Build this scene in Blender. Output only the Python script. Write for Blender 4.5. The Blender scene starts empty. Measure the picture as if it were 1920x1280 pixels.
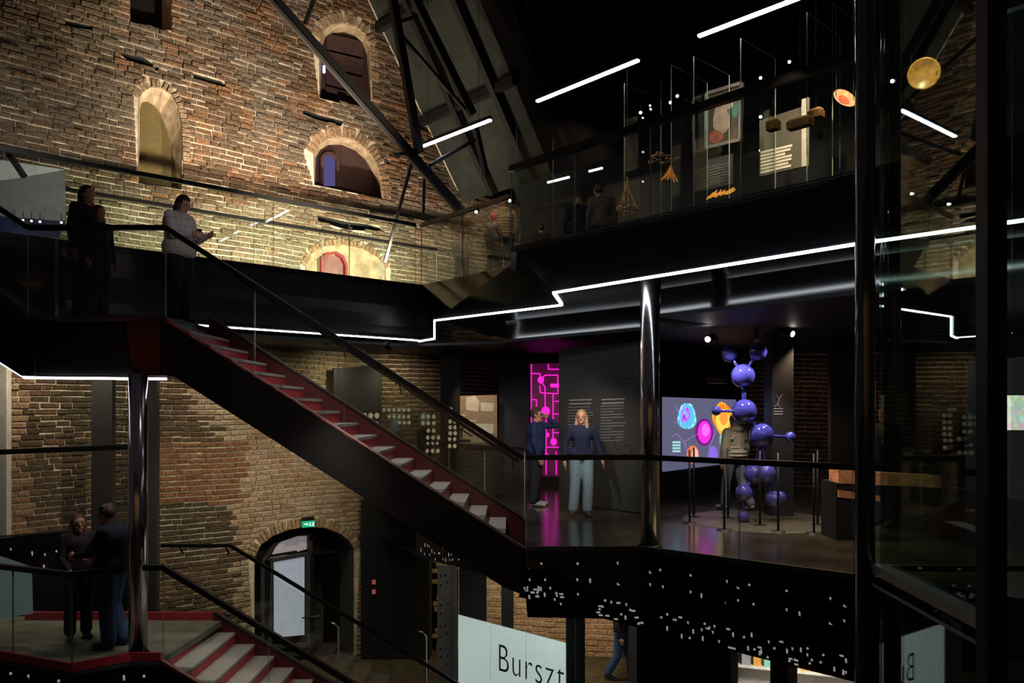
import bpy, bmesh, math, random
from mathutils import Vector, Matrix, noise, geometry
random.seed(7)
SC = bpy.context.scene
COL = SC.collection
F, CU, CV, EYE = 1470.0, 960.0, 765.0, 1.72
# ---------------------------------------------------------------- camera, world, exposure, big lights
cam = bpy.data.cameras.new('camera'); co = bpy.data.objects.new('camera', cam); COL.objects.link(co)
co.location = (0, 0, EYE); co.rotation_euler = (math.pi/2, 0, 0)
cam.sensor_width = 36; cam.lens = F/1920*36; cam.shift_y = (CV-640)/1920; cam.clip_end = 200
SC.camera = co
SC.view_settings.view_transform = 'Standard'; SC.view_settings.look = 'None'
SC.view_settings.gamma = 1; SC.view_settings.use_curve_mapping = False
SC.view_settings.exposure = 0.35
w = bpy.data.worlds.new('world'); SC.world = w; w.use_nodes = True
w.node_tree.nodes['Background'].inputs[0].default_value = (.6, .5, .65, 1)
w.node_tree.nodes['Background'].inputs[1].default_value = 0.022
try:
    SC.cycles.max_bounces = 7; SC.cycles.transparent_max_bounces = 24
    SC.cycles.caustics_reflective = False; SC.cycles.caustics_refractive = False
    SC.cycles.sample_clamp_indirect = 3; SC.cycles.use_denoising = True
except Exception: pass
WARM = (1, .74, .44); NEUT = (1, .9, .78); COOL = (.86, .9, 1)
def area(loc, to, size, watt, color=WARM, sy=None, spread=None):
    l = bpy.data.lights.new('area_light', 'AREA'); l.energy = watt; l.color = color; l.size = size
    if sy: l.shape = 'RECTANGLE'; l.size_y = sy
    if spread: l.spread = math.radians(spread)
    o = bpy.data.objects.new('area_light', l); COL.objects.link(o); o.location = loc
    o.rotation_euler = (Vector(to)-Vector(loc)).to_track_quat('-Z', 'Y').to_euler(); return o
def spot(loc, to, watt, deg=60, color=WARM, r=.03, blend=.6):
    l = bpy.data.lights.new('spot_light', 'SPOT'); l.energy = watt; l.color = color; l.shadow_soft_size = r
    l.spot_size = math.radians(deg); l.spot_blend = blend
    o = bpy.data.objects.new('spot_light', l); COL.objects.link(o); o.location = loc
    o.rotation_euler = (Vector(to)-Vector(loc)).to_track_quat('-Z', 'Y').to_euler(); return o

# ---------------------------------------------------------------- frames: vertical planes of the building
class Pl:
    """vertical plane through P0 running along d; o is the offset toward the viewer side"""
    def __init__(s, x, y, dx, dy):
        L = math.hypot(dx, dy); s.x, s.y, s.dx, s.dy = x, y, dx/L, dy/L
        s.nx, s.ny = s.dy, -s.dx
        if s.nx*(-s.x)+s.ny*(-s.y) < 0: s.nx, s.ny = -s.nx, -s.ny
    def P(s, t, z, o=0): return Vector((s.x+s.dx*t+s.nx*o, s.y+s.dy*t+s.ny*o, z))
    def t(s, u, o=0):
        k = (u-CU)/F; x, y = s.x+s.nx*o, s.y+s.ny*o
        return (k*y-x)/(s.dx-k*s.dy)
    def tz(s, u, v, o=0):
        t = s.t(u, o); Y = s.P(t, 0, o).y
        return t, EYE-(v-CV)/F*Y
    def uv(s, u, v, o=0):
        t, z = s.tz(u, v, o); return s.P(t, z, o)
def at(u, v, Y): return Vector(((u-CU)/F*Y, Y, EYE-(v-CV)/F*Y))
def px(p): return CU+F*p[0]/p[1], CV-F*(p[2]-EYE)/p[1]
WALL = Pl(-3.967, 16.2, .734, .679)      # old gable wall
BR = Pl(-4.32, 12.7, .75, .66)           # near edge of the bridge
DK = Pl(2.02, 9.3, -.679, .734)          # near edge of the upper gallery
GF, Z0, UP, LAND, LOW = -3.6, 0.0, 4.08, 2.86, -1.28

# uplights on the footbridge, downlights under it, lamps over the stairs, added fill spots
WL = (1, .82, .60)
spot(WALL.P(-1.6, 4.25, 1.6), WALL.P(-1.5, 6.4, 0), 480, 150, WL, .05)
spot(WALL.P(.8, 4.25, 1.6), WALL.P(.8, 6.2, 0), 560, 150, WL, .05)
spot(WALL.P(-3.6, 4.25, 1.6), WALL.P(-3.4, 6.8, 0), 180, 150, WL, .05)
spot(WALL.P(-1.7, 4.3, 4.6), WALL.P(-1.5, 8.2, 0), 1900, 70, WL, .05, 1)
for t_, w_ in ((-5.2, 120), (-3.6, 120), (-1.9, 150)): spot(WALL.P(t_, 2.9, 1.5), WALL.P(t_+.2, -.2, 0), w_, 140, (1, .84, .58), .12, 1)
spot(WALL.P(-.4, 1.2, 3.2), WALL.P(-.6, -1.2, 0), 190, 110, (1, .84, .6), .1, 1)
spot(WALL.P(-3.6, 0.8, 3.4), WALL.P(-3.6, -1.6, 0), 100, 110, (1, .84, .6), .1, 1)
for t_ in (.3, 1.7): spot(WALL.P(t_, 2.7, 1.0), WALL.P(t_+.1, 1.6, 0), 42, 140, (1, .84, .55), .05, 1)
spot((-1.6, 8.4, 6.4), (-1.8, 10.6, 1.2), 620, 62, (1, .88, .85), .3, 1)
spot((-2.0, 9.0, 2.0), (-2.9, 10.4, -2), 150, 80, (1, .9, .78), .2, 1)
spot((-4.6, 9.9, 2.0), (-5.0, 10.2, -1.3), 45, 110, (1, .9, .78), .1, 1)
spot((-2.6, 7.6, 1.6), (-4.6, 9.7, 2.4), 90, 22, (1, .40, .14), .3, 1)  # added orange spot that feeds the glow on the landing corner
spot((-6.0, 9.2, 4.9), at(60, 330, 11.4), 130, 80, (1, .95, .9), .1, 1)  # added spot to brighten the pale roof lining
spot((-3.2, 8.9, 4.6), (-4.6, 10.75, 4.2), 16, 60, (1, .85, .8), .1, 1)  # added faint spot to lift the woman with the phone
spot((3.4, 7.4, 2.8), (2.5, 4.8, .6), 30, 60, (.9, 1, .92), .1, 1)  # added spot to brighten the lift's side rail
for x_ in (-7, -3.5, 0, 3.5, 7): spot((x_, -4.0, 5.2), (x_, -6, 1.0), 500, 60, (1, .8, .52), .1, 1)  # added spots on the unseen rear wall, for streaks in the columns
for x_ in (-5.2, -1.7, 1.8, 5.2): spot((x_, -4.6, -3.3), (x_, -6, -.5), 150, 60, (1, .86, .66), .1, 1)  # lower row of the same added rear wall spots

# ---------------------------------------------------------------- materials
def c(r, g, b): return tuple(((x/255)/12.92 if x/255 <= .04045 else ((x/255+.055)/1.055)**2.4) for x in (r, g, b))+(1,)
def mat(name, col, rough=.6, metal=0, var=.15, scale=8, bump=0, spec=.5, emit=None, es=0, coat=0, wave=None):
    m = bpy.data.materials.new(name); m.use_nodes = True; nt = m.node_tree; N = nt.nodes; L = nt.links
    b = N['Principled BSDF']; b.inputs['Roughness'].default_value = rough; b.inputs['Metallic'].default_value = metal
    b.inputs['Specular IOR Level'].default_value = spec; b.inputs['Coat Weight'].default_value = coat
    tc = N.new('ShaderNodeTexCoord'); n = N.new('ShaderNodeTexNoise'); n.inputs['Scale'].default_value = scale
    n.inputs['Detail'].default_value = 5; L.new(tc.outputs['Object'], n.inputs['Vector'])
    r = N.new('ShaderNodeValToRGB'); L.new(n.outputs['Fac'], r.inputs['Fac'])
    r.color_ramp.elements[0].position = .3; r.color_ramp.elements[1].position = .72
    r.color_ramp.elements[0].color = tuple(x*(1-var) for x in col[:3])+(1,)
    r.color_ramp.elements[1].color = tuple(min(1, x*(1+var)) for x in col[:3])+(1,)
    L.new(r.outputs[0], b.inputs['Base Color'])
    if bump:
        bp = N.new('ShaderNodeBump'); bp.inputs['Strength'].default_value = bump; bp.inputs['Distance'].default_value = .02
        L.new(n.outputs['Fac'], bp.inputs['Height']); L.new(bp.outputs[0], b.inputs['Normal'])
    if emit: b.inputs['Emission Color'].default_value = emit; b.inputs['Emission Strength'].default_value = es
    return m
def brickmat(name, use_attr):
    m = bpy.data.materials.new(name); m.use_nodes = True; nt = m.node_tree; N = nt.nodes; L = nt.links
    b = N['Principled BSDF']; b.inputs['Roughness'].default_value = .9; b.inputs['Specular IOR Level'].default_value = .2
    if use_attr: a = N.new('ShaderNodeAttribute'); a.attribute_name = 'tint'; co_ = a.outputs['Color']
    else: a = N.new('ShaderNodeObjectInfo'); co_ = a.outputs['Color']
    g = N.new('ShaderNodeNewGeometry'); n = N.new('ShaderNodeTexNoise'); n.inputs['Scale'].default_value = 26; n.inputs['Detail'].default_value = 7
    L.new(g.outputs['Position'], n.inputs['Vector'])
    r = N.new('ShaderNodeValToRGB'); L.new(n.outputs['Fac'], r.inputs['Fac'])
    r.color_ramp.elements[0].position = .33; r.color_ramp.elements[0].color = (.45, .45, .45, 1)
    r.color_ramp.elements[1].position = .7; r.color_ramp.elements[1].color = (1.35, 1.3, 1.2, 1)
    mx = N.new('ShaderNodeMix'); mx.data_type = 'RGBA'; mx.blend_type = 'MULTIPLY'; mx.inputs[0].default_value = 1
    L.new(co_, mx.inputs[6]); L.new(r.outputs[0], mx.inputs[7]); L.new(mx.outputs[2], b.inputs['Base Color'])
    bp = N.new('ShaderNodeBump'); bp.inputs['Strength'].default_value = .8; bp.inputs['Distance'].default_value = .015
    L.new(n.outputs['Fac'], bp.inputs['Height']); L.new(bp.outputs[0], b.inputs['Normal'])
    return m
def glassmat(name, tint=(.9, .96, .93), f0=.04, boost=1.0, rough=0.0):
    m = bpy.data.materials.new(name); m.use_nodes = True; nt = m.node_tree; N = nt.nodes; L = nt.links
    N.remove(N['Principled BSDF']); t = N.new('ShaderNodeBsdfTransparent'); t.inputs[0].default_value = tint+(1,)
    g = N.new('ShaderNodeBsdfGlossy'); g.inputs['Roughness'].default_value = rough
    lw = N.new('ShaderNodeLayerWeight'); lw.inputs[0].default_value = .5
    pw = N.new('ShaderNodeMath'); pw.operation = 'POWER'; pw.inputs[1].default_value = 5; L.new(lw.outputs['Facing'], pw.inputs[0])
    mu = N.new('ShaderNodeMath'); mu.operation = 'MULTIPLY_ADD'; mu.inputs[1].default_value = (1-f0)*boost; mu.inputs[2].default_value = f0*boost; mu.use_clamp = True
    mx = N.new('ShaderNodeMixShader'); L.new(pw.outputs[0], mu.inputs[0]); L.new(mu.outputs[0], mx.inputs[0])
    L.new(t.outputs[0], mx.inputs[1]); L.new(g.outputs[0], mx.inputs[2]); L.new(mx.outputs[0], N['Material Output'].inputs[0])
    return m
def emat(name, col, s):
    m = bpy.data.materials.new(name); m.use_nodes = True; nt = m.node_tree; N = nt.nodes
    N.remove(N['Principled BSDF']); e = N.new('ShaderNodeEmission'); e.inputs[0].default_value = col if len(col) == 4 else tuple(col)+(1,)
    e.inputs[1].default_value = s; nt.links.new(e.outputs[0], N['Material Output'].inputs[0]); return m
M = dict(
 brick=brickmat('brick_faces', True), brick1=brickmat('brick_single', False),
 mortar=mat('lime_mortar', (.50, .44, .35, 1), .95, var=.35, scale=9, bump=.9, spec=.1),
 plaster=mat('old_plaster', (.36, .28, .19, 1), .95, var=.4, scale=5, bump=.9, spec=.1),
 gloss=mat('black_gloss_cladding', (.005, .005, .006, 1), .10, var=.3, scale=2, spec=.5),
 satin=mat('black_satin_cladding', (.006, .0055, .006, 1), .33, var=.4, scale=1.3, spec=.3),
 black=mat('black_paint', (.006, .006, .007, 1), .55, spec=.3),
 roof_shade=mat('shaded_roof_black', (.0035, .0028, .0035, 1), .95, spec=.05), dark=mat('dark_wall_paint', (.012, .011, .012, 1), .8, spec=.2),
 steel=mat('dark_steel', (.009, .0085, .009, 1), .55, spec=.25),
 greysteel=mat('grey_steel', (.045, .045, .045, 1), .5, spec=.3),
 rail=mat('black_handrail', (.006, .006, .006, 1), .3, spec=.5),
 chrome=mat('polished_steel', (.62, .6, .6, 1), .17, 1, var=.04),
 roof=mat('grey_roof_boards', (.024, .028, .024, 1), .85, var=.25, scale=3, spec=.2),
 floor=mat('polished_dark_floor', (.035, .029, .023, 1), .17, var=.5, scale=1.5, spec=.6),
 ground=mat('brown_ground_floor', (.07, .055, .03, 1), .5, var=.4, scale=5, spec=.4),
 tread=mat('grey_stone_tread', (.33, .31, .28, 1), .7, var=.12, scale=30),
 red=mat('red_painted_steel', (.40, .028, .045, 1), .45, var=.15, scale=4),
 pinkstrip=mat('pinkish_edge', (.32, .14, .13, 1), .5), red_shaded=mat('shaded_red_stringer', (.07, .006, .010, 1), .5), redf=mat('red_window_frame', (.22, .02, .03, 1), .6),
 glass=glassmat('balustrade_glass', (.95, .98, .96), .035, 1.0),
 liftglass=glassmat('lift_glass', (.66, .77, .71), .05, 1.25),
 edge=mat('glass_edge', (.20, .27, .24, 1), .3, emit=None),  # lighter tone paints in the light caught by pane edges
 led=emat('white_led', (.86, .93, 1, 1), 9), ledv=emat('violet_white_led', (.80, .74, 1, 1), 9),
 lamp=emat('lamp_diffuser', (.86, .80, 1, 1), 16), spotl=emat('spot_lens', (1, .9, .8, 1), 14),
 fleck=mat('backlit_perforation', (.5, .48, .45, 1), .6, emit=(.9, .85, .78, 1), es=.20),
 white=mat('white_panel', (.62, .60, .56, 1), .7), grey=mat('grey_panel', (.13, .13, .12, 1), .7),
 dgrey=mat('dark_grey_panel', (.030, .030, .029, 1), .6), ptext=mat('white_print', (.36, .36, .34, 1), .7),
 sign=mat('frosted_pale_sign', (.42, .50, .47, 1), .6, emit=(.62, .76, .72, 1), es=.42),  # glow put in so the frosted film looks lit
 letter=mat('dark_lettering', (.05, .06, .06, 1), .6),
 amber=mat('amber', (.55, .17, .03, 1), .25, emit=(1, .35, .05, 1), es=.15),
 gold=mat('amber_beads', (.45, .28, .10, 1), .3), cream=mat('cream_disc', (.75, .62, .44, 1), .6, emit=(1, .78, .5, 1), es=.10),
 blue=mat('blue_lacquer', (.060, .055, .33, 1), .10, var=.1, spec=.7, coat=1),
 magenta=emat('magenta_neon', (1, .02, .58, 1), 1.0), magboard=mat('magenta_lit_board', (.12, .01, .08, 1), .4, emit=(.5, .03, .25, 1), es=.07),
 flesh=mat('skin', (.46, .24, .16, 1), .5, var=.06), eye=mat('eye', (.05, .03, .02, 1), .2), lip=mat('lips', (.35, .08, .07, 1), .5),
 concrete=mat('pale_concrete', (.42, .42, .39, 1), .8),
)
def cloth(name, col, r=.85): return mat(name, col, r, var=.22, scale=26, bump=.25, spec=.2)

# ---------------------------------------------------------------- mesh helpers
def wl(o):
    v = Vector((0, 0, 0))
    while o: v += o.location; o = o.parent
    return v
class MB:
    def __init__(s): s.v = []; s.f = []
    def poly(s, pts, n=True):
        k = len(s.v); s.v += [Vector(p) for p in pts]; s.f.append(list(range(k, k+len(pts)))); return s
    def solid(s, a, b):
        """prism between two matching point loops"""
        n = len(a); k = len(s.v); s.v += [Vector(p) for p in a]+[Vector(p) for p in b]
        s.f.append(list(range(k, k+n))); s.f.append(list(range(k+2*n-1, k+n-1, -1)))
        for i in range(n): j = (i+1) % n; s.f.append([k+i, k+n+i, k+n+j, k+j])
        return s
    def prism(s, xy, z0, z1): return s.solid([(x, y, z0) for x, y in xy], [(x, y, z1) for x, y in xy])
    def box(s, ctr, size, d=(1, 0)):
        L = math.hypot(*d); dx, dy = d[0]/L, d[1]/L; cx, cy, cz = ctr; a, b, h = size[0]/2, size[1]/2, size[2]/2
        pts = [(cx+dx*i*a-dy*j*b, cy+dy*i*a+dx*j*b) for i, j in ((-1, -1), (1, -1), (1, 1), (-1, 1))]
        return s.prism(pts, cz-h, cz+h)
    def bar(s, p, q, wd, hg, up=(0, 0, 1)):
        p, q = Vector(p), Vector(q); d = (q-p).normalized(); sd = d.cross(Vector(up))
        if sd.length < 1e-3: sd = Vector((1, 0, 0))
        sd.normalize(); u = sd.cross(d).normalized()
        off = [sd*wd/2*i+u*hg/2*j for i, j in ((-1, -1), (1, -1), (1, 1), (-1, 1))]
        return s.solid([p+o for o in off], [q+o for o in off])
    def tube(s, pts, r, seg=10, r2=None, cap=True):
        pts = [Vector(p) for p in pts]; n = len(pts); k = len(s.v)
        for i, p in enumerate(pts):
            d = (pts[min(i+1, n-1)]-pts[max(i-1, 0)]).normalized()
            a = Vector((0, 0, 1)) if abs(d.z) < .9 else Vector((1, 0, 0)); x = d.cross(a).normalized(); y = d.cross(x)
            rr = r if r2 is None else r+(r2-r)*i/(n-1)
            if isinstance(r, (list, tuple)): rr = r[i]
            s.v += [p+x*rr*math.cos(2*math.pi*q/seg)+y*rr*math.sin(2*math.pi*q/seg) for q in range(seg)]
        for i in range(n-1):
            for q in range(seg):
                a, b = k+i*seg+q, k+i*seg+(q+1) % seg; s.f.append([a, b, b+seg, a+seg])
        if cap: s.f.append(list(range(k+seg-1, k-1, -1))); s.f.append(list(range(k+(n-1)*seg, k+n*seg)))
        return s
    def ball(s, c_, r, seg=12, rings=8, rot=None):
        r = (r, r, r) if not isinstance(r, (tuple, list)) else r; k = len(s.v); c_ = Vector(c_)
        def q(v): v = Vector(v); return c_+(rot @ v if rot else v)
        s.v.append(q((0, 0, r[2])))
        for i in range(1, rings):
            a = math.pi*i/rings
            for j in range(seg):
                b = 2*math.pi*j/seg; s.v.append(q((r[0]*math.sin(a)*math.cos(b), r[1]*math.sin(a)*math.sin(b), r[2]*math.cos(a))))
        s.v.append(q((0, 0, -r[2]))); e = len(s.v)-1
        for j in range(seg): s.f.append([k, k+1+j, k+1+(j+1) % seg]); s.f.append([e, e-seg+(j+1) % seg, e-seg+j])
        for i in range(rings-2):
            for j in range(seg):
                a = k+1+i*seg+j; b = k+1+i*seg+(j+1) % seg; s.f.append([a, a+seg, b+seg, b])
        return s
    def cone(s, p, q, r1, r2, seg=12):   # rounded cone
        s.tube([p, q], r1, seg, r2); s.ball(p, r1, seg, 8); s.ball(q, r2, seg, 8); return s
    def lathe(s, prof, ctr, seg=24, rot=None):
        k = len(s.v); ctr = Vector(ctr)
        for r, z in prof:
            for j in range(seg):
                v = Vector((r*math.cos(2*math.pi*j/seg), r*math.sin(2*math.pi*j/seg), z)); s.v.append(ctr+(rot @ v if rot else v))
        for i in range(len(prof)-1):
            for j in range(seg): a = k+i*seg+j; b = k+i*seg+(j+1) % seg; s.f.append([a, b, b+seg, a+seg])
        return s
    def build(s, name, m, parent=None, smooth=False, local=False, fix=True):
        me = bpy.data.meshes.new(name); off = Vector((0, 0, 0)) if (local or not parent) else wl(parent)
        me.from_pydata([tuple(v-off) for v in s.v], [], s.f)
        if fix:
            bm = bmesh.new(); bm.from_mesh(me); bmesh.ops.recalc_face_normals(bm, faces=bm.faces); bm.to_mesh(me); bm.free()
        me.materials.append(m)
        if smooth: me.polygons.foreach_set('use_smooth', [True]*len(me.polygons))
        o = bpy.data.objects.new(name, me); COL.objects.link(o); o.parent = parent; return o
def tag(o, label=None, cat=None, group=None, kind=None):
    if label: o['label'] = label
    if cat: o['category'] = cat
    if group: o['group'] = group
    if kind: o['kind'] = kind
    return o
def thing(name, loc, label, cat, group=None, kind=None):
    o = bpy.data.objects.new(name, None); COL.objects.link(o); o.location = loc; o.empty_display_size = .2
    return tag(o, label, cat, group, kind)
def struct(mb, name, m, label, smooth=False):
    return tag(mb.build(name, m, None, smooth), label, None, None, 'structure')

# ---------------------------------------------------------------- brickwork
def inpoly(p, poly):
    x, y = p; r = False; n = len(poly)
    for i in range(n):
        (x1, y1), (x2, y2) = poly[i], poly[i-1]
        if (y1 > y) != (y2 > y) and x < (x2-x1)*(y-y1)/(y2-y1)+x1: r = not r
    return r
def spans(poly, z):
    xs = []
    n = len(poly)
    for i in range(n):
        (x1, y1), (x2, y2) = poly[i], poly[i-1]
        if (y1 > z) != (y2 > z): xs.append((x2-x1)*(z-y1)/(y2-y1)+x1)
    xs.sort(); return list(zip(xs[::2], xs[1::2]))
def brick_template(L, H, seed):
    rnd = random.Random(seed); vs = []
    b = .010
    for (o, ins) in ((-.06, 0), (-.012, 0), (0, b)):
        for i, j in ((-1, -1), (1, -1), (1, 1), (-1, 1)):
            vs.append((i*(L/2-ins)+rnd.uniform(-.004, .004), o+(rnd.uniform(-.004, .004) if o == 0 else 0), j*(H/2-ins)+rnd.uniform(-.003, .003)))
    fs = [[8, 9, 10, 11]]
    for k in (0, 4):
        for i in range(4): j = (i+1) % 4; fs.append([k+i, k+j, k+4+j, k+4+i])
    return vs, fs
def lay(pl, outline, holes, backs, parent, colf, zrange, course=.1, singles=300, relief=.012, lens=(.30, .16), miss=.0, seed=1, o0=0., cull=260, extra=()):
    rnd = random.Random(seed); items = []
    nrow = int((zrange[1]-zrange[0])/course)
    for r in range(nrow):
        z = zrange[0]+(r+.5)*course
        free = spans(outline, z)
        for h in backs:
            for a, b in spans(h, z+.001):
                nf = []
                for s0, s1 in free:
                    if b <= s0 or a >= s1: nf.append((s0, s1)); continue
                    if a > s0: nf.append((s0, a))
                    if b < s1: nf.append((b, s1))
                free = nf
        for s0, s1 in free:
            t = s0+(.0 if s0 > outline[0][0]+.2 else -rnd.random()*.2); k = rnd.randint(0, 1)
            while t < s1-.05:
                L = lens[k % 2]*rnd.uniform(.9, 1.12) if rnd.random() < .8 else lens[0]*rnd.uniform(.6, 1.15); k += 1
                if s1-t-L < .06: L = s1-t
                g = .016; tc = t+L/2
                zw = z+.018*math.sin(tc*1.7+r*.05)+.012*noise.noise(Vector((tc*1.3, z*1.3, 3)))
                p = pl.P(tc, zw, 0)
                if p.y > 1:
                    u, v = px(p)
                    if -cull < u < 1920+cull and -cull < v < 1280+cull and not (rnd.random() < miss):
                        col, rf = colf(tc, zw, rnd)
                        items.append((tc, zw, max(.05, L-g*.7), course-g-rnd.uniform(0, .012), max(-.010, min(.03, rnd.gauss(.004, relief*rf)))+o0, rnd.uniform(-.02, .02), col, F*L/p.y if (0 < u < 1920 and 0 < v < 1280) else 0))
                t += L
    for e in extra: items.append(e+(0,)*(8-len(e)))
    order = sorted(range(len(items)), key=lambda i: -items[i][7]); pick = set(order[:singles])
    temps = {}
    vs_all, fs_all, cols = [], [], []
    R = Matrix(((pl.dx, pl.nx, 0), (pl.dy, pl.ny, 0), (0, 0, 1)))
    pw = wl(parent)
    for i, (tc, z, L, H, o, tw, col, sz) in enumerate(items):
        base = pl.P(tc, z, o)
        if i in pick and sz > 0:
            key = (round(L/.03), i % 3)
            if key not in temps:
                vs, fs = brick_template(key[0]*.03, H, i); me = bpy.data.meshes.new('brick')
                me.from_pydata(vs, [], fs); me.materials.append(M['brick1']); temps[key] = me
            ob = bpy.data.objects.new('brick', temps[key]); COL.objects.link(ob); ob.parent = parent
            ob.location = base-pw; ob.rotation_euler = (0, tw, math.atan2(pl.dy, pl.dx)); ob.color = tuple(col)+(1,)
            if pl.nx*(-pl.dy)+pl.ny*pl.dx < 0: ob.scale = (1, -1, 1)
        else:
            vs, fs = brick_template(L, H, i % 97); k = len(vs_all); ct, st = math.cos(tw), math.sin(tw)
            for (x, y, zz) in vs:
                x2, z2 = x*ct-zz*st, x*st+zz*ct; vs_all.append(tuple(R @ Vector((x2, y, z2))+base-pw)); cols.append(col)
            fs_all += [[k+q for q in f] for f in fs]
    me = bpy.data.meshes.new('brickwork'); me.from_pydata(vs_all, [], fs_all); me.materials.append(M['brick'])
    at_ = me.color_attributes.new('tint', 'FLOAT_COLOR', 'POINT')
    at_.data.foreach_set('color', [x for cc in cols for x in (cc[0], cc[1], cc[2], 1)])
    bm = bmesh.new(); bm.from_mesh(me); bmesh.ops.recalc_face_normals(bm, faces=bm.faces); bm.to_mesh(me); bm.free()
    o = bpy.data.objects.new('brickwork', me); COL.objects.link(o); o.parent = parent
    tag(o, None, None, None, 'stuff'); return len(items)
def backing(pl, outline, holes, name, label, m, o=-.024, thick=.5):
    """mortar sheet with real openings"""
    loops = [[Vector((t, z, 0)) for t, z in outline]]+[[Vector((t, z, 0)) for t, z in h] for h in holes]
    flat = [p for l in loops for p in l]; tris = geometry.tessellate_polygon(loops)
    mb = MB(); mb.v = [pl.P(p.x, p.y, o) for p in flat]; mb.f = [list(t) for t in tris]
    ob = tag(mb.build(name, m, None), label, None, None, 'structure'); return ob
def reveal(pl, hole, depth, m, mback, parent, o=-.012, back=True, shrink=None):
    mb = MB(); n = len(hole); inner = shrink or hole
    for i in range(n):
        a, b, d, e = hole[i], hole[(i+1) % n], inner[(i+1) % n], inner[i]
        mb.poly([pl.P(*a, o), pl.P(*b, o), pl.P(*d, -depth), pl.P(*e, -depth)])
    mb.build('reveal', m, parent)
    if back:
        loops = [[Vector((t, z, 0)) for t, z in inner]]; mb = MB(); mb.v = [pl.P(p.x, p.y, -depth) for p in loops[0]]
        mb.f = [list(t) for t in geometry.tessellate_polygon(loops)]; mb.build('niche_back', mback, parent)
def WZ(*uv): return [WALL.tz(u, v) for u, v in uv]

H1 = WZ((245, -60), (322, -60), (322, 57), (300, 54), (280, 47), (245, 42))
H2 = WZ((260, 343), (261, 185), (268, 172), (284, 163), (305, 166), (322, 178), (334, 200), (340, 235), (342, 300), (342, 355))
H3 = WZ((600, 183), (600, 75), (606, 58), (622, 46), (645, 43), (668, 50), (685, 66), (694, 85), (696, 150), (697, 208))
H4 = WZ((590, 346), (589, 290), (596, 274), (615, 260), (640, 256), (668, 264), (690, 282), (706, 308), (714, 335), (717, 372))
H5 = WZ((572, 560), (574, 500), (584, 476), (606, 462), (640, 458), (680, 466), (708, 482), (724, 505), (728, 560))
H7 = WZ((478, 1215), (478, 1045), (490, 1022), (512, 1005), (540, 994), (575, 988), (610, 990), (638, 1001), (656, 1016), (664, 1030), (664, 1260), (478, 1260))
SL1 = WZ((596, 404), (625, 410), (650, 416), (690, 421), (714, 428), (716, 436), (680, 432), (650, 430), (620, 421), (597, 413))
SL2 = WZ((225, 92), (245, 101), (270, 108), (300, 128), (296, 133), (270, 122), (240, 112), (226, 101))
SL3 = WZ((362, 138), (390, 146), (415, 153), (432, 165), (425, 168), (395, 158), (364, 147))
SL4 = WZ((2, 5), (60, 22), (120, 38), (175, 50), (170, 56), (110, 44), (50, 28), (2, 13))
SL5 = WZ((570, 205), (600, 216), (645, 228), (640, 236), (600, 226), (568, 213))
e1, e2 = WALL.tz(690, 0), WALL.tz(858, 358)
slope = (e2[1]-e1[1])/(e2[0]-e1[0])
top_z = 13.2
OUT = [(-7.4, GF), (8.0, GF), (8.0, 6.9), (e2[0], e2[1]), (e1[0]+(top_z-e1[1])/slope, top_z), (-7.4, top_z)]
HO = [H1, H2, H3, H4, H5, H7, SL1, SL2, SL3, SL4, SL5]
wall = backing(WALL, OUT, HO, 'wall_left', 'tall medieval brick gable wall with arched openings behind the bridge', M['mortar'])
tag(mb := None or wall)
def grow(h, d, arch=True):
    cx = sum(p[0] for p in h)/len(h); zs = [p[1] for p in h]; zm = (max(zs)+min(zs))/2; out = []
    for t, z in h:
        v = Vector((t-cx, z-zm)); L = v.length or 1
        out.append((t+v.x/L*d*(1 if z > zm or not arch else .1), z+(v.y/L*d if z > zm or not arch else 0)))
    return out
BK = [H1, grow(H2, .16), grow(H3, .22), grow(H4, .24), grow(H5, .14), grow(H7, .2), SL1, SL2, SL3, SL4, SL5]
def mixc(a, b, k): return tuple(a[i]*(1-k)+b[i]*k for i in range(3))
def wallcol(t, z, rnd):
    p = WALL.P(t, z); u, v = px(p); n = noise.noise(Vector((t*.8, z*.9, 1.3))); n2 = noise.noise(Vector((t*2.2, z*2.2, 7)))
    grey, brown, orange, cream, green = (.14, .115, .092), (.125, .078, .050), (.23, .115, .06), (.36, .29, .21), (.060, .056, .036)
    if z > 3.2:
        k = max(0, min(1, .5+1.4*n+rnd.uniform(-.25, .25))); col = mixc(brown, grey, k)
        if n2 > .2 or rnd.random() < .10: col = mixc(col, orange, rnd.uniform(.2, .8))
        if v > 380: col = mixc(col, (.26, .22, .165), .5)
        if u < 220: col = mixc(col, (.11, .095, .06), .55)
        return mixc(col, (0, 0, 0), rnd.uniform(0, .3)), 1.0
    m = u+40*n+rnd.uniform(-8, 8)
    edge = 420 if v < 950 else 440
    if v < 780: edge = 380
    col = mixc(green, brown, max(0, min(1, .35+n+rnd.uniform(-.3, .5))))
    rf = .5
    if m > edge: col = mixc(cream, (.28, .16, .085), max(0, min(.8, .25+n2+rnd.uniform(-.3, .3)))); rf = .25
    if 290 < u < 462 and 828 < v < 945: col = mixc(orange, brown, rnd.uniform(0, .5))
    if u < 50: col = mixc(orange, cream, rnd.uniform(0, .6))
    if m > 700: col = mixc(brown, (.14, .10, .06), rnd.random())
    return mixc(col, (0, 0, 0), rnd.uniform(0, .25)), rf
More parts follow.
